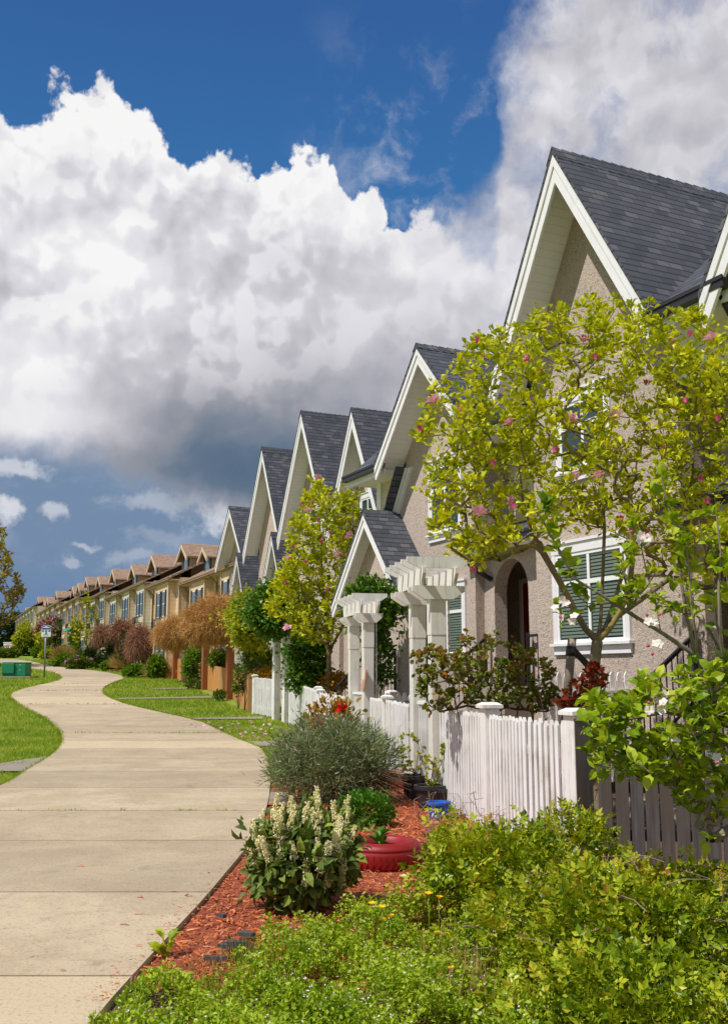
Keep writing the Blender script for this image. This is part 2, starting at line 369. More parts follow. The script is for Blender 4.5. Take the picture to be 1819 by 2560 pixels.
def mk_concrete(name, a, c, dark):
    m, t, b, _ = newmat(name); p = geo_pos(t); rnd = t.node('ShaderNodeNewGeometry').outputs['Random Per Island']
    big = t.noise(p, .9, 6, .62, dist=.4); sp = t.noise(p, 44, 5, .8); st = t.noise(p, 2.3, 6, .7, dist=.8); mid = t.noise(p, 11, 5, .65)
    k = t.mix(t.smooth(big, .33, .68), a, c)
    k = t.mix(t.math('MULTIPLY', t.smooth(rnd, 0, 1), .42), k, dark)
    k = t.mix(t.math('MULTIPLY', t.smooth(mid, .48, .72), .42), k, dark)
    k = t.mix(t.math('MULTIPLY', t.smooth(st, .56, .72), .42), k, S(118, 104, 82)); k = t.mix(t.math('MULTIPLY', t.smooth(st, .42, .30), .35), k, S(214, 192, 152))
    k = t.mix(t.math('MULTIPLY', t.smooth(sp, .53, .66), .60), k, S(88, 76, 58))
    k = t.mix(t.math('MULTIPLY', t.smooth(sp, .40, .28), .25), k, S(225, 214, 192))
    t.l.new(k, b.inputs['Base Color']); b.inputs['Roughness'].default_value = .9; b.inputs['Specular IOR Level'].default_value = .3
    bump(t, b, t.math('ADD', sp, mid), .25, .006); return m
M = {}
M['stucco'] = mk_stucco()
M['slate'] = mk_shingle('grey_shingles', [S(66,69,76), S(76,79,87), S(88,90,98), S(80,82,92), S(106,106,111)])
M['brown_roof'] = mk_shingle('brown_shingles', [S(150,122,102), S(164,136,114), S(178,150,128)])
M['trim'] = mk_white('cream_trim', S(232,230,233), S(208,204,202))
M['white'] = mk_white('white_paint', S(237,236,233), S(172,160,142))
M['cream_wood'] = mk_white('cream_wood', S(230,226,218), S(184,174,154))
M['soffit'] = mk_siding('soffit_boards', S(242,241,246), S(246,245,248), .13, .035)
M['cream_siding'] = mk_siding('cream_siding', S(206,192,170), S(214,202,182), .17)
M['tan_siding'] = mk_siding('tan_siding', S(214,186,148), S(222,194,156), .24)
M['khaki_siding'] = mk_siding('khaki_siding', S(206,196,168), S(214,204,178), .24)
M['dark_siding'] = mk_siding('brown_siding', S(160,130,102), S(170,140,110), .24)
M['tan_trim'] = plain('tan_trim', S(200,180,152), .7)
M['gutter'] = plain('black_gutter', S(40,38,40), .35, .1)
M['brown_gutter'] = plain('tan_gutter', S(150,122,96), .5)
M['vinyl'] = plain('white_vinyl', S(238,238,236), .4, .03)
M['pane'] = plain('dark_room', S(42,46,40), .6)
M['blind'] = plain('green_blind', S(200,205,186), .6, .06)
M['bluepane'] = plain('painted_reflection', S(104,124,138), .3)  # sky reflection painted into the pane colour as blue grey
M['glass'] = mk_glass()
M['black'] = plain('black_metal', S(34,34,36), .4)
M['red_door'] = plain('red_door', S(150,22,22), .4)
M['concrete'] = mk_concrete('path_concrete', S(176,158,130), S(198,180,150), S(148,133,110))
M['pale_concrete'] = mk_concrete('pale_concrete', S(196,178,146), S(206,188,156), S(184,166,136))
M['grey_concrete'] = mk_concrete('grey_concrete', S(150,138,122), S(166,154,136), S(126,116,104))
M['orange_wood'] = mk_wood('cedar_fence', S(196,124,48), S(220,152,78), S(168,138,100))
M['post_wood'] = mk_wood('cedar_post', S(136,76,36), S(164,98,52), S(126,84,54))
M['grey_wood'] = mk_wood('shade_tinted_weathered_wood', S(64,63,62), S(96,93,90), S(86,76,66))  # weathered grey with the apple tree's shade mixed into the colour
M['stake'] = mk_wood('stake_wood', S(120,108,92), S(150,138,120), S(106,96,84))
M['bark'] = mk_wood('magnolia_bark', S(92,82,66), S(136,124,100), S(150,132,62), (9,9,9), .9, .5)
M['twig'] = plain('twig_bark', S(92,70,50), .8, .25, 9)
M['deadtwig'] = plain('dead_twig', S(142,120,104), .9, .25, 9)
M['soil'] = plain('soil', S(92,68,50), .95, .3, 14, .6, 40)
# ------------------------------------------------------------------ ground and path
def grid_sheet(name, mat, xs, ys, dz):
    X, Y = np.meshgrid(xs, ys); V = np.stack([X.ravel(), Y.ravel(), gz(Y.ravel())+dz], 1)
    nx, ny = len(xs), len(ys); i = np.arange(nx*ny).reshape(ny, nx)
    F = np.stack([i[:-1,:-1].ravel(), i[:-1,1:].ravel(), i[1:,1:].ravel(), i[1:,:-1].ravel()], 1)
    mb = MB(); mb.raw(V, F, 0, True); return structure(mb.build(name, mat, uv=False))
def mk_ground():
    m, t, b, _ = newmat('lawn_ground'); p = geo_pos(t)
    n = t.noise(p, .55, 5, .65); f = t.noise(p, 30, 4, .7)
    c = t.ramp(n, [(.3, S(104,126,28)), (.5, S(130,152,38)), (.68, S(154,156,60))]); c = t.mix(t.math('MULTIPLY', t.smooth(f, .4, .7), .5), c, S(78,92,24))
    t.l.new(c, b.inputs['Base Color']); b.inputs['Roughness'].default_value = .95; bump(t, b, f, .8, .03); return m
M['grey_siding'] = mk_siding('grey_siding', S(168,162,152), S(180,174,164), .16)
M['ground'] = mk_ground()
grid_sheet('ground', M['ground'], np.concatenate([np.linspace(-600,-60,12), np.linspace(-55,40,60), np.linspace(50,600,12)]),
           np.concatenate([np.linspace(-300,-10,8), np.linspace(0,60,61), np.linspace(64,200,35), np.linspace(220,1200,12)]), 0)
def c1(x, y): return (x*.3818, 1250+y*.3818)       # measured on an enlargement of the far path
def dd(x, y): return (x*1.12, y*1.12)
RE = [dd(185,2330), dd(215,2286), dd(345,2140), dd(455,2020), dd(540,1915), dd(578,1870), dd(600,1790), dd(604,1740), dd(598,1700), dd(585,1675)]+\
     [c1(*q) for q in ((1624,1600),(1480,1540),(1350,1470),(1200,1430),(1000,1385),(830,1345),(720,1300),(668,1260),(680,1230),(735,1200),(818,1172),(800,1155),(720,1135),(600,1119),(480,1105),(380,1095),(300,1085),(230,1065),(150,1050),(-60,1040))]
LE = [(-700,2620), (-420,2250), (-190,2060), (-60,1995), (0,1972), (30,1958), (69,1930), (110,1906), (133,1889), (152,1870), (157,1850), (154,1835), (141,1819), (118,1800), (88,1785), (50,1765), (29,1750), (23,1741), (31,1733), (57,1723), (99,1714), (141,1704), (155,1695), (149,1687), (130,1681), (103,1676), (73,1670), (0,1658), (-60, 1653)]
REw = sorted([gp(*q) for q in RE], key=lambda p: p.y); LEw = sorted([gp(*q) for q in LE], key=lambda p: p.y)
rx_ = lambda Y: np.interp(Y, [p.y for p in REw], [p.x for p in REw])
lx_ = lambda Y: np.interp(Y, [p.y for p in LEw], [p.x for p in LEw])
JOINT = [1837,1857,1876,1903,1935,1977,2036,2113,2246,2462]+[1250+.3818*v for v in (1490,1455,1410,1345,1295,1255,1221,1211,1190,1165,1140,1115,1096,1080)]
JY = sorted([gp(400, y).y for y in JOINT])
jy = [2.5, JY[0]-1.5]+JY+[JY[-1]+4, JY[-1]+9, 104]
def smooth_edge(fn, Y):
    k = .25+.012*Y; return sum(fn(Y+o*k)*w for o, w in ((-1, .25), (0, .5), (1, .25)))
pm = MB()
light = [tuple(sorted((gp(400,p).y, gp(400,q).y))) for p, q in ((1857,1876), (1250+.3818*1295, 1250+.3818*1345), (1250+.3818*1211, 1250+.3818*1221))]
for i in range(len(jy)-1):
    a, b = jy[i]+.013, jy[i+1]-.013
    if b-a < .05: continue
    k = max(2, int((b-a)/.35)); ys = np.linspace(a, b, k+1)
    L = smooth_edge(lx_, ys); Rr = smooth_edge(rx_, ys)
    sk = lambda Y, u: Y+(.0 if Y > 20 else .03*(u-.5))
    cols_ = 5; V = []
    for j, Y in enumerate(ys):
        for u in np.linspace(0, 1, cols_): V.append((L[j]+(Rr[j]-L[j])*u, Y, gz(Y)+.045))
    top = [(j*cols_+c, j*cols_+c+1, (j+1)*cols_+c+1, (j+1)*cols_+c) for j in range(k) for c in range(cols_-1)]
    n = len(V); V2 = V+[(x, y, z-.10) for x, y, z in V]
    ring = [c for c in range(cols_)]+[j*cols_+cols_-1 for j in range(1, k+1)]+[k*cols_+c for c in range(cols_-2, -1, -1)]+[j*cols_ for j in range(k-1, 0, -1)]
    side = [(ring[q], ring[q-1], ring[q-1]+n, ring[q]+n) for q in range(len(ring))]
    mi = 1 if any(abs(a-l[0]) < .2 and abs(b-l[1]) < .2 for l in light) or b > max(JY)-0 and False else 0
    if max(b, a) < JY[0]+.1: mi = 1 if i == 1 else 0
    pm.add(V2, top+side, mi)
path = structure(pm.build('path', [M['concrete'], M['pale_concrete']], uv=False))
# soil strip seen in the joints
sm = MB()
ys = np.linspace(3, 103, 260); L = smooth_edge(lx_, ys)+.02; Rr = smooth_edge(rx_, ys)-.02
V = np.concatenate([np.stack([L, ys, gz(ys)+.012], 1), np.stack([Rr, ys, gz(ys)+.012], 1)]); k = len(ys); i = np.arange(k-1)
sm.raw(V, np.stack([i, i+k, i+k+1, i+1], 1)); structure(sm.build('path_bed', M['soil'], uv=False))
def strip(name, mat, pts, dz):                      # flat quad strip through pairs of ground points, subdivided
    mb = MB(); V = []
    for (a, b) in pts: V += [(a.x, a.y, gz(a.y)+dz), (b.x, b.y, gz(b.y)+dz)]
    mb.add(V, [(2*i, 2*i+1, 2*i+3, 2*i+2) for i in range(len(pts)-1)]); return structure(mb.build(name, mat, uv=False))
def walk(x0, x1, yt0, yb0, yt1, yb1):               # a slab walk from the path across the lawn to a gate
    n = 8; pr = []
    for i in range(n+1):
        u = i/n; x = x0+(x1-x0)*u; pr.append((gp(x, yb0+(yb1-yb0)*u), gp(x, yt0+(yt1-yt0)*u)))
    strip('garden_walk', M['grey_concrete'], pr, .03)
def walkc(ax, at_, ab, bx, bt, bb): walk(ax*.3818, bx*.3818, 1250+at_*.3818, 1250+ab*.3818, 1250+bt*.3818, 1250+bb*.3818)
walkc(1000,1238,1243,1350,1228,1237); walkc(760,1301,1308,1530,1287,1298); walkc(1170,1434,1442,1720,1424,1439)
walk(600, 720, 1856, 1868, 1856, 1868)
walk(-40, 128, 1918, 1932, 1893, 1932); walk(640, 720, 1985, 2018, 1985, 2018)
# ------------------------------------------------------------------ stucco town houses
class Frame:
    def __init__(s, O, z0=0.0, phi=PHI):
        s.O = O; s.z0 = z0; s.u = (-math.sin(phi), math.cos(phi)); s.v = (math.cos(phi), math.sin(phi))
    def __call__(s, a, b, z): return Vector((s.O[0]+a*s.u[0]+b*s.v[0], s.O[1]+a*s.u[1]+b*s.v[1], z))
def fbox(mb, F, a0, a1, b0, b1, z0, z1, mi=0):
    mb.hexa([F(a1,b0,z0), F(a0,b0,z0), F(a0,b1,z0), F(a1,b1,z0), F(a1,b0,z1), F(a0,b0,z1), F(a0,b1,z1), F(a1,b1,z1)], mi)
def fpoly(mb, F, pts, b0, b1, mi=0):                # polygon in (a,z) on the facade, extruded from b0 to b1
    P = [F(a, b0, z) for a, z in pts]; mb.prism(P, F(0,b1,0)-F(0,b0,0), mi)
def window(root, F, a0, a1, z0, z1, b, nv=2, split=.36, blind='blind', label=None, trim='trim'):
    """window in the wall plane b; a0<a1. nv lights wide, each split into upper and lower sash"""
    t = .095
    m = MB()
    fbox(m, F, a0, a1, b-.05, b+.01, z1-.16, z1); fbox(m, F, a0-.03, a1+.03, b-.075, b+.01, z1-.012, z1+.03)
    fbox(m, F, a0, a0+t, b-.045, b+.01, z0+.17, z1-.16); fbox(m, F, a1-t, a1, b-.045, b+.01, z0+.17, z1-.16)
    fbox(m, F, a0, a1, b-.042, b+.01, z0, z0+.13); fbox(m, F, a0-.04, a1+.04, b-.095, b+.01, z0+.13, z0+.17)
    o = m.build('window', M[trim], root)
    if label: o['label'] = label
    A0, A1, Z0, Z1 = a0+t, a1-t, z0+.17, z1-.16
    f = MB(); w = .055
    zs = Z1-(Z1-Z0)*split
    fbox(f, F, A0, A0+w, b-.036, b+.008, Z0, Z1); fbox(f, F, A1-w, A1, b-.036, b+.008, Z0, Z1)
    fbox(f, F, A0+w, A1-w, b-.034, b+.008, Z0, Z0+w); fbox(f, F, A0+w, A1-w, b-.034, b+.008, Z1-w, Z1)
    for i in range(1, nv):
        c = A0+(A1-A0)*i/nv; fbox(f, F, c-w*.55, c+w*.55, b-.031, b+.008, Z0+w, Z1-w)
    ed = [A0+w]+[A0+(A1-A0)*i/nv for i in range(1, nv)]+[A1-w]
    for i in range(nv):
        l = ed[i]+(w*.55 if i else 0); r = ed[i+1]-(w*.55 if i < nv-1 else 0); fbox(f, F, l, r, b-.033, b+.008, zs-w*.6, zs+w*.6)
    f.build('frame', M['vinyl'], o)
    p = MB(); fbox(p, F, A0+.01, A1-.01, b-.003, b+.006, Z0+.01, Z1-.01); p.build('backing', M['pane' if blind else 'bluepane'], o)
    if blind:
        s_ = MB(); n = int((Z1-Z0)/.052); kk = int(n*.07)
        for i in range(kk, n):
            z = Z0+.03+i*.052
            if z > Z1-.05: break
            for c0, c1_ in [(ed[i2]+(w*.6 if i2 else 0)+.012, ed[i2+1]-.012-(w*.6 if i2 < nv-1 else 0)) for i2 in range(nv)]:
                P = [F(c0, b-.017, z), F(c1_, b-.017, z), F(c1_, b-.006, z+.037), F(c0, b-.006, z+.037)]
                s_.add(P, [(0,1,2,3)])
        s_.build('blind', M[blind], o)
    g = MB(); P = [F(A0+w, b-.022, Z0+w), F(A0+w, b-.022, Z1-w), F(A1-w, b-.022, Z1-w), F(A1-w, b-.022, Z0+w)]; g.add(P, [(0,1,2,3)]); g.build('glass', M['glass'], o)
    return o
def gable(root, F, zp, k, hl, hr, ov, depth, wl=None, wr=None, zbot=0.0, mat='stucco', name_wall='gable_wall', wall=True, board=.24, soff=True, hole=None, back=None):
    """gable facing the street: peak zp at a=0, slope k, eaves reach a=+hl (away) and a=-hr (near)"""
    th = .09; D = Vector((0,0,-th))
    ng = math.hypot(1, k)
    rf = MB()
    for s, h in ((1, hl), (-1, hr)):
        P = [F(0, -.035, zp), F(s*h, -.035, zp-k*h), F(s*h, depth, zp-k*h), F(0, depth, zp)]
        rf.prism(P, (0,0,-th))
    roof = rf.build('roof', M['slate'], root)
    rc = MB(); n = int(depth/.19); random.seed(3)
    for i in range(n):                              # overlapping cap shingles
        b0 = -.04+i*.19; lift = .012
        for s in (1, -1):
            w_ = .15
            P = [F(0, b0, zp+.035+.0), F(s*w_, b0, zp+.035-k*w_), F(s*w_, b0+.23, zp+.012-k*w_), F(0, b0+.23, zp+.012)]
            rc.prism(P, (0,0,-.02))
    rc.build('ridge_cap', M['slate'], roof)
    # rake boards: a deep board with a narrower one planted on it
    bb = MB(); bz = board*ng
    for s, h in ((1, hl), (-1, hr)):
        z0 = zp-th; 
        P = [(0, z0), (s*h, z0-k*h), (s*h, z0-k*h-bz*.8), (s*(h-.05), z0-k*(h-.05)-bz), (0, z0-bz)]
        fpoly(bb, F, P, 0.0, .045)
        b2 = bz*.42
        P = [(0, z0+.0), (s*h, z0-k*h), (s*h, z0-k*h-b2), (0, z0-b2)]
        fpoly(bb, F, P, -.024, -.001)
    bb.build('rake_board', M['trim'], root)
    if soff:
        so = MB()
        for s, h in ((1, hl), (-1, hr)):
            zz = zp-th-.05
            P = [F(0, .046, zz), F(s*(h-.02), .046, zz-k*(h-.02)), F(s*(h-.02), ov+.02, zz-k*(h-.02)), F(0, ov+.02, zz)]
            so.prism(P, (0,0,-.03))
            # boxed return at the eave
        so.build('soffit', M['soffit'], root)
    if wall:
        wl = hl-.28 if wl is None else wl; wr = hr-.28 if wr is None else wr
        zt = zp-th-.07
        P = [(wl, zbot), (wl, zt-k*wl), (0, zt), (-wr, zt-k*wr), (-wr, zbot)]
        w = MB(); fpoly(w, F, P, ov, back or depth); w.build(name_wall, M[mat], root)
def gutter(root, F, a0, a1, b, z, mat='gutter'):
    g = MB(); fbox(g, F, a0, a1, b-.13, b, z-.14, z-.02); fbox(g, F, a0-.005, a1+.005, b-.15, b-.128, z-.05, z+.0); return g.build('gutter', M[mat], root)
def pipe(root, pts, mat='gutter', r=.04):
    g = MB(); g.tube(pts, r, 8); return g.build('downspout', M[mat], root)
def arch_wall(mb, F, a0, a1, z0, z1, b0, b1, c, w, zs, ztop):
    """wall with a round-headed opening centred on c, half width w, springing zs"""
    n = 14; arc = [(c+w*math.cos(math.pi*i/n), zs+(ztop-zs)*math.sin(math.pi*i/n)) for i in range(n+1)]
    fbox(mb, F, a0, c-w, b0, b1, z0, z1); fbox(mb, F, c+w, a1, b0, b1, z0, z1)
    for i in range(n):
        (x0, y0), (x1, y1) = arc[i], arc[i+1]
        fpoly(mb, F, [(x0, y0), (x0, z1), (x1, z1), (x1, y1)], b0, b1)
def porch_bay(root, F, a0, a1, b, c, w, floor, zs, ztop, zroof, front=True, door_a=None, zup=6.2, rec=None):
    """entry bay between two gables: arch wall, porch roof with gutter, recessed upper wall and main eave"""
    m = MB(); arch_wall(m, F, a0, a1, 0, zroof+.12, b, b+.28, c, w, zs, ztop); m.build('porch_wall', M['stucco'], root)
    rc = a1 if rec is None else rec
    i = MB(); fbox(i, F, a0, rc, b+1.35, b+1.45, floor, zroof); fbox(i, F, a0, a0+.06, b+.28, b+1.35, floor, zroof); fbox(i, F, rc-.06, rc, b+.28, b+1.35, floor, zroof)
    fbox(i, F, a0+.06, rc-.06, b+.28, b+1.35, zroof-.1, zroof); i.build('porch_recess', M['stucco'], root)
    fl = MB(); fbox(fl, F, a0+.07, a1-.07, b-.05, b+1.34, floor-.2, floor); fl.build('porch_floor', M['grey_concrete'], root)
    da = c if door_a is None else door_a
    d = MB(); fbox(d, F, da-.45, da+.45, b+1.30, b+1.345, floor, floor+2.1)
    for zz in (.25, 1.15):
        fbox(d, F, da-.33, da-.05, b+1.285, b+1.301, floor+zz, floor+zz+.75); fbox(d, F, da+.05, da+.33, b+1.285, b+1.301, floor+zz, floor+zz+.75)
    dr = d.build('door', M['red_door'], root)
    h = MB(); h.tube([F(da-.38,b+1.28,floor+1.0), F(da-.38,b+1.22,floor+1.0), F(da-.38,b+1.22,floor+1.12)], .014, 6); h.build('handle', M['black'], dr)
    j = MB(); fbox(j, F, da-.55, da-.455, b+1.27, b+1.346, floor, floor+2.2); fbox(j, F, da+.455, da+.55, b+1.27, b+1.346, floor, floor+2.2); fbox(j, F, da-.454, da+.454, b+1.272, b+1.346, floor+2.105, floor+2.2)
    j.build('door_frame', M['vinyl'], root)
    r = MB(); P = [F(a0-.12, b-.34, zroof), F(a1+.12, b-.34, zroof), F(a1+.12, b+.75, zroof+.5), F(a0-.12, b+.75, zroof+.5)]; r.prism(P, (0,0,.07)); r.build('porch_roof', M['slate'], root)
    s_ = MB(); fbox(s_, F, a0-.10, a1+.10, b-.30, b+.0, zroof-.06, zroof-.015); fbox(s_, F, a0-.11, a1+.11, b-.335, b-.301, zroof-.17, zroof-.01); s_.build('fascia', M['trim'], root)
    gutter(root, F, a0-.14, a1+.14, b-.34, zroof+.07)
    u = MB(); fbox(u, F, a0-.02, a1+.02, b+.62, b+.75, zroof+.1, zup); u.build('upper_wall', M['cream_siding'], root)
def main_eave(root, F, a0, a1, b, ze, depth=4.5, soff_back=.5):
    e = MB(); P = [F(a0, b, ze), F(a1, b, ze), F(a1, b+depth, ze+depth*.9), F(a0, b+depth, ze+depth*.9)]; e.prism(P, (0,0,.08)); e.build('main_roof', M['slate'], root)
    s_ = MB(); fbox(s_, F, a0+.01, a1-.01, b+.036, b+soff_back+.3, ze-.13, ze-.09); s_.build('eave_soffit', M['soffit'], root)
    f = MB(); fbox(f, F, a0, a1, b, b+.034, ze-.2, ze-.01); f.build('fascia', M['trim'], root)
    gutter(root, F, a0-.03, a1+.03, b, ze+.08)
HG = 'grey stucco town houses in a row'
def row_house(O, zp, k, hl, hr, label, z0=0, ov=.64, depth=8.0, wins=(), wl=None, wr=None, back=None):
    F = Frame(O); root = thing('town_house', label, 'house', (O[0], O[1], z0), HG)
    gable(root, F, zp, k, hl, hr, ov, depth, wl, wr, zbot=z0-.5, back=back)
    for (a0, a1, za, zb, nv, sp, bl) in wins: window(root, F, a0, a1, za, zb, ov, nv, sp, bl)
    return root, F
# nearest gable of the picture
H1, F1 = row_house((2.91,14.37), 9.6, 1.65, 1.95, 1.95, 'grey stucco house with the tallest gable, behind the large magnolia', wins=[(-.58,1.20,1.92,3.62,2,.34,'blind'), (-.33,1.0,4.55,5.95,2,.36,None)])
porch_bay(H1, F1, -3.35, -1.68, .75, -2.45, .58, 1.2, 2.9, 3.5, 3.75, zup=6.2)
main_eave(H1, F1, -3.3, -1.95, .02, 6.22)
u = MB(); fbox(u, F1, -3.3, -1.68, .60, .66, 5.5, 6.12); u.build('frieze', M['trim'], H1)
window(H1, F1, -2.9, -1.95, 4.5, 5.75, 1.36, 1, .4, None)
# second gable, lower pitch, with a cat-slide on its far side
H2, F2 = row_house((1.13,20.5), 8.55, 1.07, 2.05, 1.5, wr=1.12, back=.92, label= 'grey stucco house with an arched porch under its own small shingled gable', wins=[(-.70,.68,4.4,6.15,2,.34,None), (-.78,.70,1.86,3.5,2,.34,'blind')])
w = MB(); fpoly(w, F2, [(1.70,-.3), (3.3,-.3), (3.3,4.2), (2.5,4.75), (1.70,5.9)], .65, 4.5); w.build('side_wall', M['stucco'], H2)
w = MB(); fpoly(w, F2, [(1.42,6.22), (1.54,6.22), (2.72,4.55), (2.60,4.55)], .58, .65); fpoly(w, F2, [(1.56,6.22), (1.62,6.22), (2.78,4.55), (2.73,4.55)], .52, .66); w.build('swoop_board', M['trim'], H2)
w = MB(); P = [F2(1.62,.3,6.24), F2(2.82,.3,4.53), F2(2.82,4.5,4.53), F2(1.62,4.5,6.24)]; w.prism(P, (0,0,-.07)); w.build('swoop_roof', M['slate'], H2)
w = MB(); fbox(w, F2, 1.75, 3.4, .75, .85, 4.6, 6.2); w.build('dormer_wall', M['cream_siding'], H2)
w = MB(); fbox(w, F2, 3.2, 3.4, .70, .86, 4.6, 6.2); w.build('corner_board', M['vinyl'], H2)
main_eave(H2, F2, 1.9, 3.9, .15, 6.3, 3.0)
porch_bay(H2, F2, -4.42, -1.10, .84, -2.06, .57, 1.4, 3.2, 3.8, 4.12, zup=6.2, door_a=-1.0, rec=.3)
main_eave(H2, F2, -4.6, -1.5, .25, 6.3, 3.0)
w = MB(); fbox(w, F2, -1.115, -1.0, .93, 5.0, 4.2, 6.9); w.build('side_wall', M['stucco'], H2)
pipe(H2, [F2(-.99,.44,4.10), F2(-1.0,.42,3.92), F2(-1.15,.58,3.70), F2(-1.45,.80,3.45)], r=.05)
# porch gable of the second house
Fp = Frame(tuple(F2(2.12,-.25,0)[:2])); P2 = MB()
gable(H2, Fp, 5.28, 1.13, 1.75, 1.75, .35, .90, zbot=-.3, mat='stucco', name_wall='porch_gable_wall', wall=False, board=.2)
m = MB(); arch_wall(m, Fp, -1.45, 1.45, -.3, 3.55, .35, .62, -.25, .6, 2.6, 3.2); fpoly(m, Fp, [(1.45,3.55),(0,5.1),(-1.45,3.55)], .35, .62); m.build('porch_gable_wall', M['stucco'], H2)
m = MB(); fbox(m, Fp, -1.40, 1.40, .62, .68, -.3, 3.5); m.build('porch_shade_wall', M['stucco'], H2)
# third to sixth gables
H3, F3 = row_house((-.36,29.0), 9.46, 1.89, 1.85, 1.85, 'grey stucco house with a narrow steep gable, just behind the crown of the slender magnolia', wins=[(-.35,.72,5.2,7.0,2,.5,None), (-.7,.7,1.9,3.5,2,.34,'blind')])
main_eave(H3, F3, -4.4, -1.8, .2, 6.2, 3.0)
w = MB(); fbox(w, F3, -4.4, -1.45, .8, .95, -.2, 6.1); w.build('link_wall', M['stucco'], H3)
window(H3, F3, -2.9, -1.9, 4.6, 5.9, .8, 1, .4, None)
H4, F4 = row_house((-2.27,35.5), 11.11, 1.87, 2.31, 2.31, 'grey stucco house with a tall steep gable straight above the slender magnolia', z0=.45, wins=[(-.6,.6,6.0,7.7,2,.36,None), (-.8,.8,2.4,4.1,2,.34,'blind')])
w = MB(); fbox(w, F4, -4.2, -1.8, .8, .95, 0, 6.3); w.build('link_wall', M['stucco'], H4)
main_eave(H4, F4, -4.2, -2.1, .2, 6.4, 3.0)
H5, F5 = row_house((-4.29,41.5), 11.14, 1.87, 2.26, 2.26, 'grey stucco house with a tall gable, between the tallest far gable and the lowest one', z0=.7, wins=[(-1.5,-.45,5.8,7.8,1,.5,None), (-.8,.8,2.4,4.0,2,.34,'blind')])
w = MB(); fbox(w, F5, -4.0, -1.8, .8, .95, 0, 6.4); w.build('link_wall', M['stucco'], H5)
H6, F6 = row_house((-6.36,47.0), 9.53, 1.25, 2.05, 2.05, 'grey stucco house with the lowest gable, next to the brown house with dormers', z0=.92, wins=[(-1.3,-.35,5.3,7.0,1,.5,None)])
def porch_peak(root, px, py, Y, k, hl, hr):
    p = at(px, py, Y); Fq = Frame((p.x, p.y)); gable(root, Fq, p.z, k, hl, hr, .3, 1.6, board=.17, zbot=.3, mat='grey_siding', name_wall='porch_gable_wall')
porch_peak(H5, 679, 1331, 39.5, 1.95, 1.5, 1.5)
porch_peak(H6, 592.5, 1382, 45.0, 1.95, 1.3, 1.3)
# the next house toward the camera, only its far eave in view
H0, F0 = row_house(tuple(F1(-4.95,-.1,0)[:2]), 9.5, 1.65, 2.0, 2.0, 'grey stucco house cut by the edge of the picture, only its far white eave showing', wins=[(-.9,.9,1.92,3.62,2,.34,'blind'), (-.7,.7,4.5,5.95,2,.36,None)])
pipe(H0, [F1(-3.15,.05,6.12), F1(-3.2,.12,5.9), F1(-3.22,.48,5.7), F1(-3.22,.50,3.9)], r=.05)
# ------------------------------------------------------------------ brown town houses beyond
BO = (-6.8, 49.5); BPHI = math.atan2(.389, .921); BF = Frame(BO, 0, BPHI)
def bwin(root, F, a, w, z0, z1, b, box=False):
    o = MB(); fbox(o, F, a-w/2, a+w/2, b-.03, b+.01, z0, z1); wn = o.build('window', M['vinyl'], root)
    p = MB(); zm = (z0+z1)/2
    fbox(p, F, a-w/2+.06, a+w/2-.06, b-.04, b-.031, z0+.07, zm-.03); fbox(p, F, a-w/2+.06, a+w/2-.06, b-.04, b-.031, zm+.03, z1-.07); p.build('pane', M['bluepane'], wn)
    for s in (-1, 1):
        h = MB(); c = a+s*(w/2+.17); fbox(h, F, c-.15, c+.15, b-.05, b-.001, z0-.02, z1+.02); h.build('shutter', M['black'], root)
    if box:
        r = MB(); a0, a1 = a-w/2-.15, a+w/2+.15
        for z in (z0-.5, z0-.12):
            for q in ((a0,b-.28,a1,b-.28), (a0,b-.28,a0,b-.02), (a1,b-.28,a1,b-.02)): r.beam(F(q[0],q[1],z), F(q[2],q[3],z), .03, .03)
        for i in range(5): c = a0+(a1-a0)*i/4; r.beam(F(c,b-.28,z0-.5), F(c,b-.28,z0-.12), .025, .025, up=(1,0,0))
        r.build('window_box', M['black'], root)
BG = 'brown town houses with dormers'
